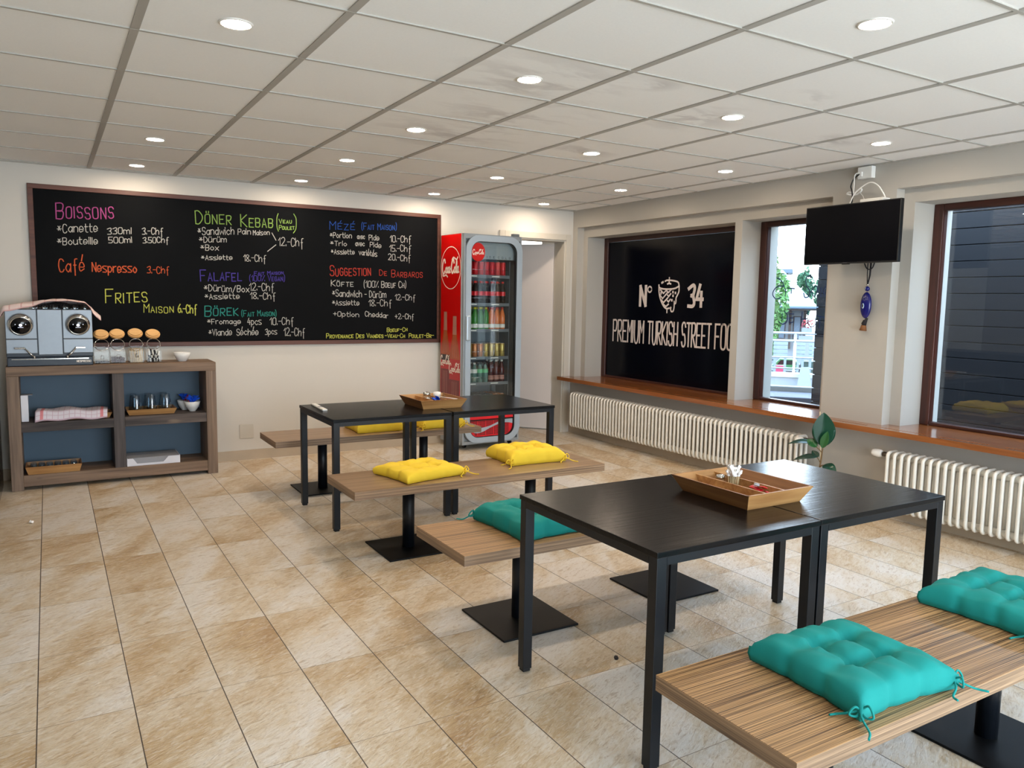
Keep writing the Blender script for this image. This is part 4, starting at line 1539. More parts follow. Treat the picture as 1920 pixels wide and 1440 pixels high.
for c in range(5):
    for i in range(5):
        x = .100 + c * .096 + i * .0175
        for j in range(10):
            z = .150 + j * .0148
            if x < FW - .10 and not ((x < .14 or x > FW - .125) and z < .185):
                g.box(x, x + .0115, .0185, .0202, z, z + .0092, 'grille_hole')
g.build('grille_holes', None, gr)
g = MB()
P = [(.086, .225, .045), (.17, .198, .05), (.25, .205, .042), (.33, .228, .022), (.41, .255, .022), (.49, .278, .034), (.56, .282, .045), (.612, .272, .048)]
up = catmull([(x, z + w / 2) for x, z, w in P])
dn = catmull([(x, z - w / 2) for x, z, w in P])
g.prism([tuple(p) for p in up] + [tuple(p) for p in reversed(dn)], 'y', .0135, .018, 'fridge_silver')
g.build('grille_wave', None, gr)['label'] = 'silver wave across the red grille'
def _pf(a, b):
    return Vector((a, .0128, b))
d = MB().prism([(.165 + .082 * math.cos(k * PI / 24), 2.008 + .092 * math.sin(k * PI / 24)) for k in range(48)], 'y', .0132, .0139, 'vinyl_red').build('round_badge', None, fr)
d['label'] = 'round red badge with white script lettering'
l = MB()
script(l, .098, 1.985, .135, .052, .0050, _pf)
l.build('badge_lettering', 'print_white', d)
MB().box(.05, FW - .05, .062, .070, 1.945, FH - .062, 'header_panel').build('header_panel', None, fr)
l = MB()
write(l, 'I  C  E   C  O  L  D', .30, 1.958, .585, 1.955, .018, .0035, lambda a, b: Vector((a, .0612, b)), None, 0)
l.build('header_lettering', 'machine_base', fr)

# red side: white ring, script and two printed bottles (y runs away from the front)
def _ps(lift):
    return lambda a, b: Vector((-.0025 - lift, a, b))
l = MB()
cy = .27
l.ribbon([(cy + .205 * math.cos(k * PI / 32), 1.852 + .212 * math.sin(k * PI / 32)) for k in range(65)], .008, _ps(.0006))
script(l, -(cy + .185), 1.79, .355, .165, .017, lambda a, b: Vector((-.0031, -a, b)))
l.build('side_lettering', 'print_white', fr)['label'] = 'white ring and script on the red side'
for k, (yc, z0, top, lab_t, lab_b, w, lm) in enumerate(((.372, .505, 1.405, .965, .815, .19, 'label_black_print'), (.178, .505, 1.365, .925, .715, .215, 'label_red_print'))):
    hw = w / 2
    prof = [(hw * .94, z0), (hw * .98, lab_b), (hw, lab_t), (hw * .92, lab_t + .06), (hw * .62, lab_t + .16), (hw * .40, lab_t + .25), (hw * .33, top - .02), (hw * .36, top)]
    sm = catmull([(p[0], p[1]) for p in prof], 4)
    def band(za, zb, m, lift, mb, k=1.0):
        pts = [p for p in sm if za - 1e-6 <= p[1] <= zb + 1e-6]
        poly = [(yc + p[0] * k, p[1]) for p in pts] + [(yc - p[0] * k, p[1]) for p in reversed(pts)]
        mb.face([mb.bm.verts.new(_ps(lift)(*p)) for p in poly], m)
    pb = MB()
    band(z0, lab_b + .01, 'bottle_maroon_print', .0006, pb)
    band(lab_b - .02, lab_t + .01, lm, .0009, pb)
    band(lab_t - .03, top - .17, 'bottle_amber_print', .0007, pb)
    band(top - .20, top, 'bottle_glass_print', .0008, pb)
    for q in (-.35, .05, .4):
        pb.ribbon([(yc + q * hw, lab_t + .02), (yc + q * hw * .5, top - .2)], .005, _ps(.0011), 'bottle_glass_print')
        pb.ribbon([(yc + q * hw, z0), (yc + q * hw, lab_b - .02)], .006, _ps(.0011), 'bottle_glass_print')
    if k == 0:
        band(lab_b - .01, lab_b + .10, 'label_red_print', .0011, pb)
    ob = pb.build('printed_bottle', None, fr, fix=False)
    l = MB()
    script(l, -(yc + hw * 1.06), lab_b + (.045 if k == 0 else .075), w * 1.06, .10, .0095, lambda a, b: Vector((-.0040, -a, b)))
    l.build('bottle_lettering', 'print_white', ob)

# shelves: (front edge height, label strips)
SHELF = [1.783, 1.498, 1.233, .949, .685, .42]
for i, z in enumerate(SHELF):
    s = MB()
    s.box(.042, FW - .118, .080, FD - .045, z - .012, z - .006, 'fridge_inside')
    s.box(.042, FW - .118, .072, .080, z - .028, z + .004, 'steel_grey', .001)
    s.tube([(.045, .078, z + .055), (FW - .12, .078, z + .055)], .0016, 'chrome', 6)
    sh = s.build('fridge_shelf', None, fr)
    l = MB()
    l.box(.105, .19, .0705, .072, z - .016, z - .006, 'label_white')
    l.box(.37, .46, .0705, .072, z - .016, z - .006, 'label_white')
    l.build('price_strip', None, sh)
s = MB()
for z in [z for z in SHELF[:-1]]:
    pass
s.box(FW - .112, FW - .106, .08, .10, .40, 1.93, 'steel_grey')
s.box(FW - .112, FW - .106, FD - .07, FD - .05, .40, 1.93, 'steel_grey')
s.build('shelf_rail', None, fr)


def can(m, r=.0290, h=.134):
    b = MB()
    b.lathe([(r * .82, 0), (r, .006), (r, h - .012), (r * .84, h - .002)], (0, 0, 0), 14, m)
    b.lathe([(r * .85, h - .003), (r * .86, h), (r * .76, h - .001), (r * .74, h - .004), (.0005, h - .004)], (0, 0, 0), 14, 'can_lid', cap=False)
    return b


def bottle(drink, cap, label, h=.225, r=.031, lab=(.075, .118)):
    b = MB()
    b.lathe([(r * .8, 0), (r, .008), (r, h * .62), (r * .72, h * .76), (r * .40, h * .90), (r * .40, h - .018)], (0, 0, 0), 14, drink)
    b.lathe([(r * .47, h - .020), (r * .47, h), (.0005, h + .001)], (0, 0, 0), 12, cap)
    b.lathe([(r + .0006, lab[0]), (r + .0006, lab[1])], (0, 0, 0), 14, label, cap=False)
    return b


Mfr = Matrix.Translation(FL) @ Matrix.Rotation(FR, 4, 'Z')
PROTO = {}


def stock(kind, maker, name, what, cat, shelf, words, col, row, nrow, x, y):
    z = SHELF[shelf] - .0058
    loc = Mfr @ Vector((x, y, z))
    lab = '%s, %s from the left in the %s row of the %s' % (what, ORD[col], ('front', 'second', 'third', 'fourth')[row], words)
    if kind not in PROTO:
        o = maker().build(name)
        PROTO[kind] = o
        tag(o, lab, cat, what + ' on the ' + words)
        o.location = loc
    else:
        o = copy_tree(PROTO[kind], loc, .7 * col, lab, what + ' on the ' + words)
    return o


XS = [.130 + .0665 * k for k in range(8)]
W1, W2, W3, W4, W5, W6 = ['%s fridge shelf' % w for w in ('top', 'second', 'third', 'fourth', 'fifth', 'lowest')]
for row in range(2):
    for c in range(7):
        stock('red', lambda: can('soda_red', .0295, .146), 'soda_can', 'red can', 'can', 0, W1, c, row, 7, XS[c], .118 + .072 * row)
        stock('cola', lambda: bottle('cola', 'cap_red', 'soda_red', .232, .031, (.085, .128)), 'soda_bottle', 'dark cola bottle', 'bottle', 1, W2, c, row, 7, XS[c], .118 + .072 * row)
        if c < 4:
            stock('green', lambda: bottle('green_drink', 'cap_yellow', 'label_white', .232, .031, (.022, .062)), 'soda_bottle', 'green bottle', 'bottle', 2, W3, c, row, 7, XS[c], .118 + .072 * row)
            stock('mint' if c > 1 else 'water', (lambda: bottle('water_bottle', 'bin_green', 'label_mint', .212, .031, (.105, .145))) if c > 1 else (lambda: bottle('water_bottle', 'label_white', 'label_white', .212, .031, (.105, .145))),
                  'water_bottle', 'green-labelled bottle' if c > 1 else 'clear water bottle', 'bottle', 4, W5, c, row, 7, XS[c], .118 + .072 * row)
        else:
            stock('orange', lambda: bottle('orange_drink', 'cap_red', 'label_white', .232, .031, (.022, .062)), 'soda_bottle', 'orange bottle', 'bottle', 2, W3, c, row, 7, XS[c], .118 + .072 * row)
            stock('berry', lambda: bottle('berry_drink', 'label_white', 'bottle_glass_print', .236, .031, (.030, .075)), 'soda_bottle', 'dark red bottle', 'bottle', 4, W5, c, row, 7, XS[c], .118 + .072 * row)
for row in range(4):
    for c in range(7):
        k = 'copper' if c == 2 or (c == 1 and row == 0) else 'gold'
        stock(k, (lambda: can('can_copper', .0280, .146)) if k == 'copper' else (lambda: can('can_gold', .0280, .146)), 'tea_can', 'copper can' if k == 'copper' else 'gold can', 'can', 3, W4, c, row, 7, XS[c], .113 + .066 * row)
        k = 'amber' if c > 4 else 'dark'
        stock(k, (lambda: can('can_orange', .0290, .146)) if k == 'amber' else (lambda: can('can_dark', .0290, .146)), 'soda_can', 'orange can' if k == 'amber' else 'dark can', 'can', 5, W6, c, row, 7, XS[c], .113 + .066 * row)


# ------------------------------------------------------------------ chalkboard
cb = thing('chalkboard', 'wide framed chalkboard menu with coloured handwriting on the back wall', 'chalkboard', (0, YB, 0))
BX0, BX1, BZ0, BZ1, BB = -.108, 3.548, 1.079, 2.404, .038
MB().box(BX0 + .01, BX1 - .01, -.012, -.001, BZ0 + .01, BZ1 - .01, 'blackboard').build('board', None, cb)
m = MB()
m.box(BX0, BX1, -.024, -.001, BZ1 - BB, BZ1, 'board_frame', .002)
m.box(BX0, BX1, -.024, -.001, BZ0, BZ0 + BB, 'board_frame', .002)
m.box(BX0, BX0 + BB, -.024, -.001, BZ0 + BB, BZ1 - BB, 'board_frame', .002)
m.box(BX1 - BB, BX1, -.024, -.001, BZ0 + BB, BZ1 - BB, 'board_frame', .002)
m.build('frame', None, cb)
MENU = [
    ('Boissons^', 0.086, 2.135, 0.505, 2.165, 0.125, 'p'),
    ('*Canette', 0.09, 2.022, 0.382, 2.047, 0.067, 'w'),
    ('330ml', 0.455, 2.031, 0.636, 2.046, 0.051, 'w'),
    ('3.-Chf', 0.721, 2.044, 0.886, 2.055, 0.054, 'w'),
    ('*Bouteille', 0.086, 1.926, 0.379, 1.945, 0.056, 'w'),
    ('500ml', 0.461, 1.958, 0.638, 1.971, 0.048, 'w'),
    ('3.50Chf', 0.724, 1.973, 0.928, 1.984, 0.047, 'w'),
    ('Café', 0.09, 1.701, 0.272, 1.717, 0.1, 'o'),
    ('Nespresso', 0.33, 1.713, 0.668, 1.716, 0.074, 'o'),
    ('3.-Chf', 0.749, 1.716, 0.925, 1.719, 0.056, 'o'),
    ('Frites^', 0.421, 1.452, 0.742, 1.466, 0.113, 'y'),
    ('Maison^', 0.713, 1.374, 0.95, 1.376, 0.071, 'y'),
    ('6.-Chf', 0.988, 1.378, 1.143, 1.374, 0.07, 'y'),
    ('Döner^', 1.155, 2.16, 1.456, 2.177, 0.111, 'g'),
    ('Kebab^', 1.541, 2.166, 1.827, 2.165, 0.108, 'g'),
    ('Veau^', 1.885, 2.213, 2.002, 2.22, 0.038, 'g'),
    ('Poulet^', 1.885, 2.155, 2.027, 2.164, 0.038, 'g'),
    ('(', 1.853, 2.153, 1.878, 2.155, 0.121, 'g'),
    (')', 2.018, 2.157, 2.044, 2.158, 0.133, 'g'),
    ('*Sandwich', 1.17, 2.066, 1.479, 2.088, 0.064, 'w'),
    ('Pain', 1.513, 2.09, 1.626, 2.096, 0.05, 'w'),
    ('Maison', 1.648, 2.093, 1.795, 2.102, 0.042, 'w'),
    ('*Dürüm', 1.18, 2.001, 1.411, 2.013, 0.049, 'w'),
    ('*Box', 1.19, 1.933, 1.343, 1.94, 0.049, 'w'),
    ('*Assiette', 1.194, 1.848, 1.459, 1.859, 0.04, 'w'),
    ('18.-Chf', 1.559, 1.851, 1.759, 1.853, 0.059, 'w'),
    ('12.-Chf', 1.876, 2.004, 2.111, 2.013, 0.074, 'w'),
    ('\\', 1.819, 2.062, 1.854, 2.064, 0.057, 'w'),
    ('/', 1.776, 1.958, 1.85, 1.962, 0.051, 'w'),
    ('Falafel^', 1.183, 1.661, 1.537, 1.67, 0.099, 'v'),
    ('Fait Maison^', 1.65, 1.727, 1.917, 1.743, 0.032, 'v'),
    ('(100% Vegan)^', 1.603, 1.672, 1.929, 1.681, 0.051, 'v'),
    ('*Dürüm/Box', 1.21, 1.569, 1.603, 1.57, 0.056, 'w'),
    ('12.-Chf', 1.606, 1.585, 1.828, 1.585, 0.067, 'w'),
    ('*Assiette', 1.215, 1.498, 1.515, 1.508, 0.046, 'w'),
    ('18.-Chf', 1.612, 1.509, 1.842, 1.507, 0.059, 'w'),
    ('Börek^', 1.211, 1.349, 1.5, 1.352, 0.092, 't'),
    ('(Fait Maison)^', 1.525, 1.346, 1.846, 1.35, 0.051, 't'),
    ('*Fromage', 1.231, 1.276, 1.521, 1.276, 0.044, 'w'),
    ('4pcs', 1.583, 1.269, 1.708, 1.269, 0.06, 'w'),
    ('10.-Chf', 1.787, 1.269, 2.008, 1.269, 0.065, 'w'),
    ('*Viande', 1.24, 1.17, 1.441, 1.172, 0.056, 'w'),
    ('Séchée', 1.484, 1.174, 1.677, 1.175, 0.057, 'w'),
    ('3pcs', 1.741, 1.178, 1.85, 1.181, 0.052, 'w'),
    ('12.-Chf', 1.915, 1.164, 2.114, 1.158, 0.072, 'w'),
    ('Mézé^', 2.368, 2.187, 2.619, 2.197, 0.077, 'b'),
    ('(Fait Maison)^', 2.683, 2.203, 3.056, 2.223, 0.061, 'b'),
    ('*Portion', 2.37, 2.105, 2.587, 2.113, 0.05, 'w'),
    ('avec', 2.644, 2.109, 2.721, 2.111, 0.047, 'w'),
    ('Pide', 2.765, 2.106, 2.871, 2.109, 0.05, 'w'),
    ('10.-Chf', 2.989, 2.1, 3.216, 2.107, 0.063, 'w'),
    ('*Trio', 2.374, 2.033, 2.536, 2.037, 0.044, 'w'),
    ('avec', 2.625, 2.041, 2.718, 2.043, 0.047, 'w'),
    ('Pide', 2.776, 2.039, 2.893, 2.035, 0.048, 'w'),
    ('15.-Chf', 2.982, 2.007, 3.216, 2.011, 0.062, 'w'),
    ('*Assiette', 2.38, 1.953, 2.615, 1.957, 0.044, 'w'),
    ('variétés', 2.661, 1.956, 2.849, 1.946, 0.05, 'w'),
    ('20.-Chf', 2.97, 1.92, 3.212, 1.913, 0.059, 'w'),
    ('Suggestion^', 2.367, 1.743, 2.782, 1.759, 0.096, 'r'),
    ('De^', 2.875, 1.761, 2.952, 1.761, 0.055, 'r'),
    ('Barbaros^', 3.004, 1.749, 3.345, 1.754, 0.07, 'r'),
    ('Köfte^', 2.377, 1.642, 2.602, 1.647, 0.058, 'w'),
    ('(100% Boeuf CH)^', 2.705, 1.64, 3.16, 1.643, 0.062, 'w'),
    ('*Sandwich - Dürüm', 2.388, 1.543, 2.944, 1.538, 0.063, 'w'),
    ('12.-Chf', 3.042, 1.521, 3.264, 1.517, 0.056, 'w'),
    ('*Assiette', 2.387, 1.458, 2.661, 1.461, 0.047, 'w'),
    ('18.-Chf', 2.76, 1.455, 3.004, 1.455, 0.062, 'w'),
    ('+Option', 2.396, 1.35, 2.658, 1.344, 0.045, 'w'),
    ('Cheddar', 2.723, 1.351, 2.966, 1.334, 0.048, 'w'),
    ('+2.-Chf', 3.042, 1.328, 3.249, 1.32, 0.052, 'w'),
    ('Boeuf-CH^', 2.954, 1.193, 3.176, 1.2, 0.039, 'y'),
    ('Provenance des viandes^', 2.325, 1.137, 2.914, 1.134, 0.043, 'y'),
    ('-Veau-CH^', 2.933, 1.136, 3.149, 1.134, 0.039, 'y'),
    ('Poulet-BR-^', 3.195, 1.131, 3.476, 1.131, 0.043, 'y'),
]
NAMES = {'w': 'white', 'p': 'pink', 'o': 'orange', 'y': 'yellow-green', 'g': 'light green', 'v': 'violet', 't': 'turquoise', 'b': 'blue', 'r': 'red'}
rg = random.Random(34)
for txt, x0, z0, x1, z1, hh, col in MENU:
    m = MB()
    big = txt[0] in 'BDFKMS' and txt.endswith('^') and hh > .09
    lw = .0080 if (big or txt[:2] in ('Ca', 'Ne', '6.')) else .0056
    if txt in ('(', ')', '/', '\\'):
        lw = .0065
    write(m, txt, x0, z0, x1, z1, hh, lw, lambda a, b: Vector((a, -.0128, b)), None, .30, rg)
    o = m.build('chalk_writing', 'chalk_' + col, cb)
    o['label'] = NAMES[col] + ' chalk writing'

# ------------------------------------------------------------------ printed film in the first window
ws = thing('window_sign', 'dark navy window film with white street-food lettering and kebab emblem', 'sign', (5.583, 0, 0))
MB().box(0, .006, 5.146, 7.228, .69, 2.21, 'sign_navy').build('film', None, ws)
def _pw(a, b):
    return Vector((-.0012, -a, b))
m = MB()
write(m, 'PREMIUM', -7.108, 1.094, -6.575, 1.094, .236, .0195, _pw, None, 0)
write(m, 'TURKISH', -6.505, 1.094, -6.040, 1.096, .236, .0195, _pw, None, 0)
write(m, 'STREET', -5.975, 1.096, -5.568, 1.098, .236, .0195, _pw, None, 0)
write(m, 'FOOD', -5.510, 1.098, -5.205, 1.10, .236, .0195, _pw, None, 0)
m.build('slogan_lettering', 'sign_white', ws)
m = MB()
write(m, 'N', -6.650, 1.503, -6.560, 1.503, .205, .040, _pw, None, 0)
write(m, '34', -5.900, 1.505, -5.700, 1.505, .210, .036, _pw, None, 0)
m.ribbon([(-6.497 + .031 * math.cos(k * PI / 10), 1.676 + .030 * math.sin(k * PI / 10)) for k in range(21)], .017, _pw)
m.build('number_lettering', 'sign_white', ws)
m = MB()
KX, KZ, KW, KH = -6.352, 1.425, .315, .375
def _k(p):
    return (KX + p[0] / 100 * KW, KZ + p[1] / 180 * KH)
LW = .017
for smooth, pts in (
    (1, [(0, 142), (4, 128), (25, 122), (55, 121), (80, 125), (98, 136)]), (1, [(98, 136), (92, 155), (68, 163), (40, 165), (30, 161)]),
    (0, [(14, 153), (20, 157)]), (0, [(50, 178), (50, 150)]), (1, [(42, 147), (50, 150), (58, 147)]), (1, [(0, 142), (2, 105), (10, 70), (25, 38), (40, 24), (55, 26)]),
    (0, [(44, 24), (44, 4)]), (1, [(98, 136), (98, 110), (92, 92), (86, 78), (86, 60), (84, 50), (78, 52)]), (1, [(78, 60), (78, 30), (74, 12), (66, 10), (62, 18), (62, 30)]),
    (0, [(8, 118), (24, 100), (40, 118)]), (0, [(40, 112), (48, 104), (62, 120)]), (0, [(6, 92), (20, 74), (44, 104)]), (0, [(44, 92), (50, 84), (60, 98)]),
    (0, [(14, 66), (26, 54), (46, 78)]), (0, [(44, 64), (50, 58), (58, 70)]), (0, [(24, 46), (38, 34), (50, 46)]),
    (0, [(12, 104), (12, 98)]), (0, [(70, 108), (70, 104)]), (0, [(82, 104), (82, 100)]), (0, [(71, 90), (71, 86)]), (0, [(66, 68), (66, 64)])):
    m.ribbon([_k(p) for p in (catmull(pts, 5) if smooth else pts)], LW if len(pts) > 2 or abs(pts[0][1] - pts[-1][1]) > 8 else .022, _pw)
m.build('kebab_emblem', 'sign_white', ws)

# hand-painted blue letters on the second window
pl = thing('window_lettering', 'thin blue hand-painted letters on the glass of the narrow window', 'lettering', (5.590, 0, 0))
def _pg(a, b):
    return Vector((0, -a, b))
LET = [  # (curved strokes, straight strokes) of each letter
    ([[(-4.80, 1.77), (-4.745, 1.74), (-4.70, 1.66), (-4.70, 1.61)], [(-4.72, 1.70), (-4.80, 1.69), (-4.84, 1.63), (-4.80, 1.585), (-4.74, 1.60)]], []),
    ([], [[(-4.67, 1.68), (-4.605, 1.675)], [(-4.637, 1.675), (-4.637, 1.635)]]),
    ([[(-4.43, 1.765), (-4.45, 1.785), (-4.49, 1.76), (-4.48, 1.70), (-4.445, 1.655), (-4.45, 1.61), (-4.49, 1.60), (-4.505, 1.635)]], []),
    ([[(-4.40, 1.69), (-4.425, 1.65), (-4.40, 1.61), (-4.37, 1.64), (-4.375, 1.69), (-4.40, 1.69)]], []),
    ([[(-4.335, 1.68), (-4.33, 1.61)]], []),
    ([[(-4.29, 1.69), (-4.31, 1.65), (-4.285, 1.615)]], []),
    ([[(-4.722, 1.455), (-4.722, 1.40)], [(-4.70, 1.475), (-4.665, 1.44), (-4.67, 1.385), (-4.71, 1.362), (-4.75, 1.38)]], []),
    ([[(-4.64, 1.455), (-4.60, 1.455)], [(-4.645, 1.42), (-4.635, 1.38), (-4.60, 1.385)], [(-4.635, 1.42), (-4.605, 1.42)]], []),
    ([], [[(-4.510, 1.47), (-4.512, 1.355)], [(-4.452, 1.485), (-4.455, 1.37)], [(-4.512, 1.412), (-4.455, 1.418)]]),
    ([[(-4.435, 1.42), (-4.44, 1.37), (-4.40, 1.35), (-4.365, 1.38), (-4.375, 1.43)]], []),
    ([], [[(-4.36, 1.445), (-4.285, 1.435)], [(-4.325, 1.44), (-4.328, 1.345)]]),
]
for curved, straight in LET:
    m = MB()
    for pts in curved:
        m.ribbon(catmull(pts, 5), .009, _pg)
    for pts in straight:
        m.ribbon(pts, .009, _pg)
    m.build('painted_letter', 'marker_blue', pl)

# ------------------------------------------------------------------ television on the pier, cables, charm
tv = thing('television', 'wall-mounted flat television between the two clear windows', 'television', (5.02, 3.675, 2.055))
MB().box(0, .035, -.388, .388, -.216, .216, 'bezel_black', .004).build('case', None, tv)
MB().box(-.0012, .001, -.380, .380, -.205, .208, 'tv_screen').build('screen', None, tv)
MB().box(-.004, .01, -.012, .048, -.222, -.210, 'bezel_black', .002).build('sensor_bar', None, tv)
MB().box(-.002, .0, .008, .040, -.2125, -.2085, 'steel_grey').build('maker_mark', None, tv)
m = MB()
m.box(.035, .06, -.14, .14, -.10, .10, 'bezel_black')
m.box(.06, .205, -.03, .03, -.05, .05, 'bezel_black')
m.box(.205, .2195, -.10, .10, -.12, .12, 'bezel_black')
m.build('wall_bracket', None, tv)
rt = thing('router', 'flat white router lying behind the top edge of the television', 'router', (5.11, 3.55, 2.2715))
MB().box(-.045, .045, -.09, .09, .0, .026, 'white_plastic', .005).build('case', None, rt)
MB().box(-.02, .1295, -.05, .05, -.006, .0, 'white_plastic', .001).build('shelf_bracket', None, rt)
sk = thing('socket_box', 'white surface socket box under the ceiling above the television', 'socket', (5.24, 3.705, 2.512))
MB().box(-.045, 0, -.055, .062, -.046, .040, 'white_plastic', .004).build('box', None, sk)
MB().box(-.056, -.045, .018, .050, -.030, .004, 'white_plastic', .003).build('plug', None, sk)
m = MB().tube(catmull([(5.186, 3.742, 2.500), (5.17, 3.775, 2.47), (5.16, 3.790, 2.42), (5.15, 3.775, 2.385), (5.12, 3.745, 2.35), (5.10, 3.728, 2.30), (5.08, 3.726, 2.25), (5.0605, 3.724, 2.21)], 6), .005, 'bezel_black', 8)
tag(m.build('power_cable'), 'black power cable curving down behind the television', 'cable')
m = MB().tube(catmull([(5.18, 3.742, 2.510), (5.165, 3.765, 2.495), (5.165, 3.768, 2.43), (5.165, 3.768, 2.36)], 6), .004, 'white_plastic', 8)
m.tube(catmull([(5.165, 3.768, 2.365), (5.155, 3.80, 2.372), (5.15, 3.81, 2.36), (5.16, 3.78, 2.352), (5.165, 3.74, 2.352), (5.16, 3.705, 2.368), (5.16, 3.70, 2.386), (5.165, 3.725, 2.385), (5.165, 3.765, 2.36)], 5), .006, 'white_plastic', 8)
m.tube(catmull([(5.16, 3.71, 2.360), (5.14, 3.67, 2.33), (5.11, 3.635, 2.302), (5.11, 3.60, 2.298)], 5), .0022, 'white_plastic', 6)
tag(m.build('white_cable'), 'white cable bundled in a bow below the socket box', 'cable')
m = MB().tube(catmull([(5.11, 3.47, 2.296), (5.105, 3.485, 2.33), (5.09, 3.52, 2.385), (5.085, 3.575, 2.412), (5.085, 3.64, 2.39), (5.085, 3.70, 2.345), (5.085, 3.735, 2.28), (5.075, 3.745, 2.24), (5.0595, 3.745, 2.20)], 6), .0042, 'white_plastic', 8)
tag(m.build('white_cable'), 'white cable arching from the router over the television', 'cable')
nz = thing('evil_eye_charm', 'hanging blue glass eye charm with tassel below the television', 'charm', (5.205, 3.632, 0))
m = MB()
m.tube([(0, .008, 1.95), (0, .007, 1.76), (0, .002, 1.695)], .0035, 'cord_dark', 6)
m.tube([(0, -.016, 1.95), (0, -.012, 1.76), (0, -.001, 1.695)], .0042, 'cord_dark', 6)
m.tube([(.002, -.024, 1.95), (.0, -.018, 1.76), (0, -.002, 1.695)], .0035, 'cord_dark', 6)
m.build('cord', None, nz)
m = MB().tube(catmull([(.004, .045, 1.86), (.002, .020, 1.815), (.0, -.006, 1.802), (.002, -.030, 1.815), (.004, -.045, 1.86)], 6), .0045, 'cord_dark', 6)
tag(m.build('black_cable', loc=(5.205, 3.632, 0)), 'short black cable loop sagging below the television', 'cable')
m = MB()
m.lathe([(.001, -.008), (.010, -.004), (.010, .004), (.001, .008)], (0, 0, 1.690), 12, 'chrome')
m.lathe([(.001, -.007), (.010, -.004), (.010, .004), (.001, .007)], (0, 0, 1.632), 12, 'chrome')
m.build('silver_bead', None, nz)
m = MB()
m.lathe([(.001, -.019)] + [(.0185 * math.cos(a * PI / 10), .0185 * math.sin(a * PI / 10)) for a in range(-4, 5)] + [(.001, .019)], (0, 0, 1.661), 16, 'amulet_blue')
bd = m.build('blue_bead', None, nz)
RY = Matrix.Rotation(-PI / 2, 4, 'Y')
m = MB()
m.lathe([(.0085, 0), (.0005, .0035)], (0, 0, 0), 14, 'amulet_light', Matrix.Translation((-.0165, .004, 1.662)) @ RY)
m.lathe([(.004, .0025), (.0005, .0055)], (0, 0, 0), 10, 'amulet_blue', Matrix.Translation((-.0165, .004, 1.662)) @ RY)
m.build('bead_eye', None, bd)
m = MB()
E = [(a * PI / 12) for a in range(-6, 7)]
T = Matrix.Translation((-.004, 0, 1.540)) @ Matrix.Diagonal((.34, .58, 1.30, 1))
m.lathe([(max(.0005, .0745 * math.cos(a)), .0745 * math.sin(a)) for a in E], (0, 0, 0), 28, 'amulet_blue', T)
ey = m.build('glass_eye', None, nz)
m = MB()
T = Matrix.Translation((-.0295, .006, 1.535)) @ Matrix.Diagonal((1, .56, 1.15, 1)) @ RY
m.lathe([(.0255, -.004), (.0005, .0045)], (0, 0, 0), 20, 'amulet_light', T)
m.lathe([(.0105, .002), (.0005, .0065)], (0, 0, 0), 14, 'cord_dark', T)
m.build('pupil', None, ey)
m = MB()
m.tube([(0, -.012, 1.445), (0, .002, 1.41), (0, .010, 1.388)], .010, 'cord_dark', 8, r_end=.017)
m.tube([(0, .012, 1.43), (0, .022, 1.40)], .004, 'cord_dark', 6, r_end=.009)
m.tube([(0, .010, 1.392), (0, .014, 1.352)], .018, 'cord_brown', 10, r_end=.027)
m.build('tassel', None, nz)

# ------------------------------------------------------------------ radiators under the sill
def radiator(label, y0, n, z0, z1):
    r = thing('radiator', label, 'radiator', (5.135, y0, 0), 0, 'column radiators under the window sill')
    m = MB()
    P = .052
    for k in range(n):
        y = -k * P
        R = .0125
        xs = (-.058, .058)
        loop = []
        rr = .026
        for cx, cz, a0 in ((xs[1] - rr, z1 - R - rr, 0), (xs[0] + rr, z1 - R - rr, 90), (xs[0] + rr, z0 + R + rr, 180), (xs[1] - rr, z0 + R + rr, 270)):
            for q in range(5):
                a = math.radians(a0 + 22.5 * q)
                loop.append((cx + rr * math.cos(a), y, cz + rr * math.sin(a)))
        m.tube(loop, R, None, 8, closed=True)
        m.tube([(0, y, z0 + R), (0, y, z1 - R)], R, None, 8)
    for z in (z0 + .036, z1 - .036):
        m.tube([(-.012, P * .45, z), (-.012, -(n - 1) * P - P * .45, z)], .023, None, 12)
    m.build('columns', 'radiator_enamel', r)
    return r


ra = radiator('long white column radiator under the lettered window film', 7.20, 61, .108, .507)
m = MB()
m.tube([(.0, .02, .144), (.0, .075, .144), (.05, .085, .144), (.114, .085, .144)], .010, 'radiator_enamel', 8)
m.build('pipe', None, ra)
rb = radiator('shorter white column radiator at the right edge, under the big window', 3.296, 30, .085, .515)
def valve(r, y, z):
    v = MB()
    T = Matrix.Translation((-.012, y, z)) @ Matrix.Rotation(-PI / 2, 4, 'X') @ Matrix.Rotation(.0, 4, 'Y')
    v.lathe([(.014, 0), (.016, .012), (.013, .02), (.017, .028), (.017, .046), (.012, .05)], (0, 0, 0), 12, 'brass_dark', T)
    v.tube([(-.012, y + .02, z), (.04, y + .03, z - .005), (.114, y + .03, z - .005)], .011, 'brass_dark', 8)
    v.build('valve_body', None, r)
    k = MB()
    T = Matrix.Translation((-.012, y + .050, z)) @ Matrix.Rotation(-PI / 2, 4, 'X')
    k.lathe([(.020, 0), (.027, .012), (.030, .035), (.027, .066), (.022, .078), (.0005, .080)], (0, 0, 0), 20, 'valve_white', T)
    kn = k.build('valve_knob', None, r)
    k = MB().lathe([(.016, .0795), (.015, .0808), (.0005, .0812)], (0, 0, 0), 16, 'steel_grey', T)
    k.build('dial_face', None, kn)
valve(rb, .02, .478)
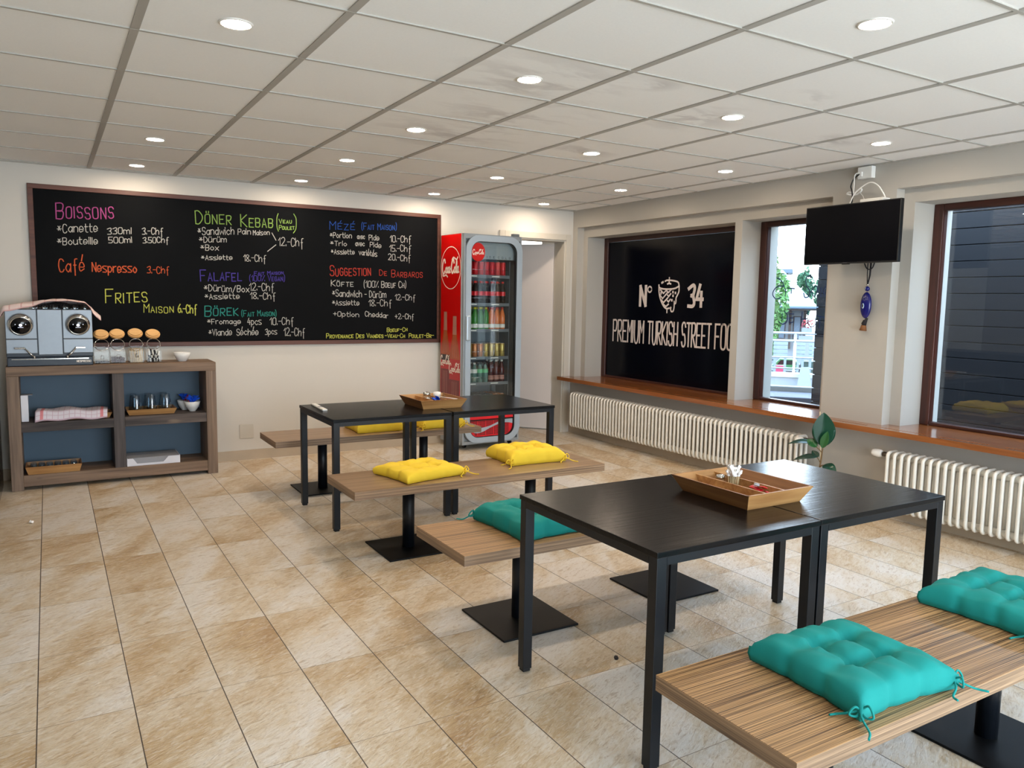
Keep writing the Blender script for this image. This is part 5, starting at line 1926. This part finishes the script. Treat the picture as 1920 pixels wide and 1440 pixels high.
# the long radiator has its valve at the near end
v = MB()
T = Matrix.Translation((-.012, -3.14, .471)) @ Matrix.Rotation(PI / 2, 4, 'X')
v.lathe([(.014, 0), (.016, .012), (.017, .028), (.017, .044), (.012, .048)], (0, 0, 0), 12, 'brass_dark', T)
v.tube([(-.012, -3.16, .471), (.04, -3.17, .466), (.114, -3.17, .466)], .011, 'brass_dark', 8)
v.build('valve_body', None, ra)
T = Matrix.Translation((-.035, -3.165, .468)) @ Matrix.Rotation(PI / 2, 4, 'X') @ Matrix.Rotation(-PI / 2 - .5, 4, 'Y')
MB().lathe([(.018, .0), (.025, .010), (.028, .032), (.025, .060), (.0005, .068)], (0, 0, 0), 18, 'valve_white', T).build('valve_knob', None, ra)

# ------------------------------------------------------------------ rubber plant by the pier
pt = thing('rubber_plant', 'young rubber plant with one big upright leaf beside the radiator valve', 'plant', (4.925, 3.735, 0))
m = MB()
m.lathe([(.075, 0), (.085, .004), (.105, .175), (.112, .178), (.112, .205), (.102, .205), (.098, .172)], (0, 0, 0), 28, 'terracotta')
m.build('pot', None, pt)
MB().lathe([(.099, .165), (.099, .178), (.0005, .185)], (0, 0, 0), 24, 'soil').build('soil', None, pt)
ST = catmull([(0, 0, .17), (-.006, .004, .28), (.004, -.002, .37), (.008, -.006, .45), (.012, -.008, .50)], 5)
MB().tube(ST, .007, 'stem_brown', 8, r_end=.0045).build('stem', None, pt)
MB().tube([(.012, -.010, .17), (.004, .006, .45), (-.010, .020, .745)], .0032, 'cane', 8).build('support_cane', None, pt)


def leaf(base, tip, width, normal, m, droop=.0, cup=.18):
    base, tip, normal = Vector(base), Vector(tip), Vector(normal).normalized()
    ax = tip - base
    side = ax.cross(normal).normalized()
    nn = side.cross(ax).normalized()
    def fn(u, v):
        s = v * 2 - 1
        wv = width / 2 * (math.sin(PI * min(1, u ** .85)) ** .75) if 0 < u < 1 else 0.0
        p = base + ax * u + side * (s * wv) + nn * (cup * abs(s) * wv + .35 * droop * math.sin(PI * u)) - Vector((0, 0, droop * u * u))
        return p
    return MB().sheet(fn, 18, 10, m, .0008)


leaf((.014, -.010, .485), (.002, -.006, .742), .165, (-.75, -.62, .1), 'leaf_green', 0, .12).build('leaf', None, pt)
leaf((-.012, -.018, .478), (-.014, -.060, .610), .060, (-.7, -.5, .35), 'leaf_young', 0, .3).build('leaf', None, pt)
leaf((-.010, .03, .475), (-.030, .105, .535), .065, (-.6, -.5, .6), 'leaf_young', .01, .2).build('leaf', None, pt)
leaf((-.020, .06, .500), (-.080, .240, .500), .075, (-.3, -.2, 1), 'leaf_green', .03, .15).build('leaf', None, pt)
leaf((-.01, .02, .40), (-.06, .20, .370), .090, (-.3, -.2, 1), 'leaf_green', .02, .15).build('leaf', None, pt)
leaf((.0, .02, .40), (.03, .10, .435), .050, (-.6, -.5, .5), 'leaf_green', .0, .15).build('leaf', None, pt)
leaf((.0, -.03, .35), (-.03, -.165, .335), .085, (-.5, -.4, .8), 'leaf_green', .03, .15).build('leaf', None, pt)
for a, b, c in (((.006, -.004, .44), (-.004, .015, .462), (-.012, .035, .476)), ((.002, 0, .36), (-.004, .012, .385), (-.01, .022, .40)), ((0, 0, .33), (0, -.018, .345), (0, -.032, .35))):
    MB().tube(catmull([a, b, c], 5), .0035, 'stem_brown', 6).build('leaf_stalk', None, pt)

# blank cover plate low on the back wall
cp = MB().box(1.492, 1.620, YB - .007, YB, .203, .336, 'trim_paint', .003).build('cover_plate')
tag(cp, 'square blank cover plate low on the back wall right of the sideboard', 'wall plate')
for k, (x, y, s, lab) in enumerate(((-.155, 5.98, .016, 'tiny crumpled scrap on the floor in front of the sideboard'), (2.045, 2.515, .012, 'dark crumb on the floor under the nearest tables'))):
    o = chunk('floor_scrap', 'paper' if k == 0 else 'bean_black', lab, 'scrap', None, (x, y, s * .55), s)

# ------------------------------------------------------------------ outside the windows
structure(MB().box(5.8, 8.4, -3, 12, -.25, -.05, 'terrace').build('terrace_paving'))
cl = MB()
cl.box(7.03, 7.15, -3.0, 5.47, -.05, 2.66)
for k in range(19):
    z = -.06 + .1432 * k
    cl.box(7.00, 7.031, -3.0, 5.47, z + .004, z + .1392, None, .0015)
structure(cl.build('wall_outside', 'cladding'))

AX = math.radians(50.4)
EM = Matrix(((math.cos(AX), math.sin(AX), 0, 0), (-math.sin(AX), math.cos(AX), 0, 0), (0, 0, 1, 0), (0, 0, 0, 1)))
ER = -AX   # things below are laid out along the street that runs away from the narrow window


def out(name, label, cat, s, d, z=0.0, group=None):
    return thing(name, label, cat, EM @ Vector((s, d, z)), ER, group)


structure(MB().box(-40, 60, 16, 160, -3.3, -3.2, 'terrace').build('ground_outside', loc=(0, 0, 0), rotz=ER))
k = out('kerb', 'grey stone kerb just outside the narrow window', 'kerb', 0, 9.5)
MB().box(-1.5, 2.5, -.25, .35, -.25, .50, 'slab_grey', .01).build('kerb_block', None, k)
MB().box(-1.5, 2.5, .35, .50, -.25, .56, 'terrace', .01).build('coping', None, k)
lw = out('low_wall', 'low pale rendered wall below the railing outside', 'wall', 0, 27.5)
MB().box(-6, 7, 0, .5, -3.2, -.86, 'render_white').build('wall_body', None, lw)
MB().box(-6, 7, -.06, .56, -.86, -.74, 'galvanised').build('wall_coping', None, lw)
rl = out('railing', 'pale metal railing above the low wall outside', 'railing', 0, 30)
for x in (-3.9, -.78, .19, 1.0, 2.6, 4.4):
    MB().cyl((x, 0, -3.2), .05, 3.75, 'galvanised', 10).build('post', None, rl)
for z in (.53, .25, -.35, -.75):
    MB().tube([(-6, 0, z), (7, 0, z)], .045 if z > 0 else .03, 'galvanised', 8).build('rail', None, rl)
bd = out('leaning_board', 'pale board leaning against the railing post outside', 'board', .50, 27.0, -1.12)
MB().prism([(-.21, 0), (.24, .04), (.14, .66), (-.12, .64)], 'y', -.03, .03, 'render_white').build('panel', None, bd)
MB().box(-.24, .26, -.05, .05, -.04, .02, 'galvanised').build('foot_rail', None, bd)
for k, (a, b) in enumerate(((-4.2, -1.05), (-.62, -.06), (.28, .62), (.75, 3.4))):
    fn = out('plank_fence', ('weathered plank fence panel at the left outside the narrow window', 'weathered plank fence panel left of the railing post', 'short weathered plank panel right of the railing post', 'weathered plank fence panel beside the dark cladding')[k], 'fence', 0, 34, 0, 'weathered plank panels outside')
    m = MB()
    for q in range(4):
        m.box(a, b, 0, .04, -.62 + .17 * q, -.47 + .17 * q, 'plank_pale', .006)
    m.build('planks', None, fn)
    for x in (a + .08, b - .08):
        MB().box(x - .05, x + .05, .04, .14, -3.2, .06, 'plank_pale').build('post', None, fn)


def car(name, m, label, s, d, z, L=1.6, H=.8):
    c = out(name, label, 'car', s, d, z)
    MB().prism([(-L / 2, .18), (L / 2, .18), (L / 2, H * .55), (L * .28, H * .60), (L * .12, H), (-L * .30, H), (-L * .46, H * .6), (-L / 2, H * .55)], 'y', -.7, .7, m).build('body', None, c)
    MB().prism([(L * .22, H * .62), (L * .10, H * .94), (-L * .27, H * .94), (-L * .38, H * .62)], 'y', -.71, .71, 'screen_black').build('windows', None, c)
    for x in (-L * .3, L * .3):
        MB().cyl((0, 0, 0), .22, 1.42, 'tyre', 16, Matrix.Translation((x, .71, .22)) @ Matrix.Rotation(PI / 2, 4, 'X')).build('wheel', None, c)


car('red_car', 'car_red', 'red car partly visible at the left below the fence outside', -1.55, 43.5, -1.97, 1.3, .75)
car('green_car', 'car_green', 'green car below the plank fence outside', .08, 43.5, -1.97, 1.7, .7)
st = out('car_deck', 'grey raised deck carrying the cars and crates outside', 'deck', 0, 41)
MB().box(-8, 9, -1, 8, -2.15, -1.97, 'slab_grey').build('deck', None, st)
for x in (-6, -2, 2, 6):
    MB().box(x - .2, x + .2, -.5, .5, -3.2, -2.15, 'slab_grey').build('pillar', None, st)
st.location.z += .0
c = out('pink_crate', 'pink crate beside the green car outside', 'crate', -.42, 40.5, -1.97)
MB().prism([(-.17, 0), (.17, 0), (.20, .5), (-.20, .5)], 'y', -.2, .2, 'crate_pink').build('body', None, c)
MB().box(-.22, .22, -.22, .22, .5, .55, 'crate_pink').build('rim', None, c)
c = out('green_bin', 'dark green bin beside the dark cladding outside', 'bin', 1.0, 40.6, -1.97)
MB().prism([(-.28, 0), (.28, 0), (.34, .72), (-.34, .72)], 'y', -.3, .3, 'bin_green').build('body', None, c)
MB().box(-.36, .36, -.32, .32, .72, .80, 'bin_green', .02).build('lid', None, c)

# pavilion with the pale roof
ho = out('pavilion', 'pavilion with a wide pale roof and timber brackets outside', 'building', 0, 58)
MB().box(-5, .9, 2, 9, -3.2, 1.35, 'render_white').build('wall', None, ho)
m = MB()
P = [(-6, 0, 1.45), (1.75, 0, 1.45), (1.75, 9, 1.45), (-6, 9, 1.45)]
Q = [(-3.5, 4, 4.15), (-.75, 4, 4.15), (-.75, 5.5, 4.15), (-3.5, 5.5, 4.15)]
m.rings([[Vector(p) for p in P], [Vector(p) for p in Q]], 'roof_pale', False)
m.build('roof', None, ho)
MB().tube([(-6, -.08, 1.38), (1.8, -.08, 1.38)], .10, 'gutter_blue', 8).build('gutter', None, ho)
MB().box(-6, 1.75, .1, 2.0, 1.18, 1.30, 'timber_brown').build('eave_board', None, ho)
for x in (-1.0, -.05, .95):
    m = MB()
    m.box(x - .09, x + .09, 1.7, 1.95, -1.6, 1.2, 'timber_brown')
    m.prism([(1.75, .3), (1.75, .1), (.3, 1.12), (.5, 1.18)], 'x', x - .06, x + .06, 'timber_brown')
    m.build('bracket_post', None, ho)
for x0, x1 in ((-.85, -.35), (.18, .70)):
    w_ = MB().box(x0, x1, 1.93, 2.01, -.9, .75, 'timber_brown').build('window_frame', None, ho)
    MB().box(x0 + .06, x1 - .06, 1.90, 1.94, -.84, .69, 'gutter_blue').build('pane', None, w_)
tw = out('roof_turret', 'small flat-roofed turret rising behind the pavilion roof', 'building', -.9, 70)
MB().box(-1.4, .38, 0, 3, -3.2, 4.2, 'render_white').build('turret_wall', None, tw)
MB().box(-1.9, .85, -.4, 3.4, 4.2, 4.55, 'gutter_blue', .03).build('turret_roof', None, tw)
MB().box(.28, .46, -.05, .1, -.5, 4.2, 'timber_brown').build('downpipe', None, tw)
fb = out('flower_box', 'red flowers under the right-hand end of the pavilion roof', 'flowers', 1.05, 56, .2)
MB().box(-.32, .32, -.15, .15, -.55, -.15, 'render_white').build('trough', None, fb)
rg = random.Random(3)
m = MB()
for q in range(40):
    p = Vector((rg.uniform(-.34, .34), rg.uniform(-.2, .2), rg.uniform(-.15, .35)))
    m.lathe([(.01, -.05), (.07, 0), (.01, .05)], p, 5, 'flower_red', smooth=False)
m.build('blossoms', None, fb)
sp = MB().box(.55, 1.45, -.2, .2, -3.2, -.5, 'render_white').build('flower_plinth', loc=EM @ Vector((0, 56.0, 0)), rotz=ER)
tag(sp, 'pale plinth under the red flowers outside', 'plinth')


def tree(name, label, s, d, z0, trunk_h, crown, n, size, m, seed, group=None):
    t = out(name, label, 'tree', s, d, z0, group)
    rg = random.Random(seed)
    MB().tube([(0, 0, 0), (.05, 0, trunk_h * .5), (0, .05, trunk_h)], .18 * crown[0] / 1.5, 'bark', 8, r_end=.05).build('trunk', None, t)
    b = MB()
    for q in range(n):
        while True:
            p = Vector((rg.uniform(-1, 1), rg.uniform(-1, 1), rg.uniform(-1, 1)))
            if .2 < p.length < 1:
                break
        lump = 1 + .22 * math.sin(5 * p.x + seed) * math.cos(4 * p.z + 1.3 * seed)
        c = Vector((p.x * crown[0] * lump, p.y * crown[1], trunk_h + p.z * crown[2] * lump))
        a = Vector((rg.gauss(0, 1), rg.gauss(0, 1), rg.gauss(0, 1))).normalized()
        e = a.cross(Vector((rg.gauss(0, 1), rg.gauss(0, 1), rg.gauss(0, 1)))).normalized()
        k = size * rg.uniform(.6, 1.3)
        vs = [b.bm.verts.new(c + o) for o in (a * k, e * k * .45, -a * k, -e * k * .45)]
        b.face(vs, m)
    b.build('foliage', None, t, fix=False)
    return t


tree('street_tree', 'light green tree at the left edge of the narrow window', -1.05, 36.5, -3.2, 4.5, (.85, .9, 2.4), 2600, .14, 'tree_leaf', 4)
FG = 'trees behind the pavilion'
tree('far_tree', 'dark green tree behind the right end of the pavilion roof', 3.6, 96, -3.2, 6.2, (1.2, 1.2, 3.2), 1500, .3, 'tree_leaf_far', 5, FG)
tree('far_tree', 'tall dark green tree behind the pavilion, left of the television', 1.15, 90, -3.2, 6.0, (1.0, 1.0, 2.6), 1300, .3, 'tree_leaf_far', 6, FG)
tree('far_tree', 'dark green tree farthest right behind the dark cladding', 6.4, 98, -3.2, 6.0, (1.3, 1.2, 3.4), 1500, .3, 'tree_leaf_far', 7, FG)
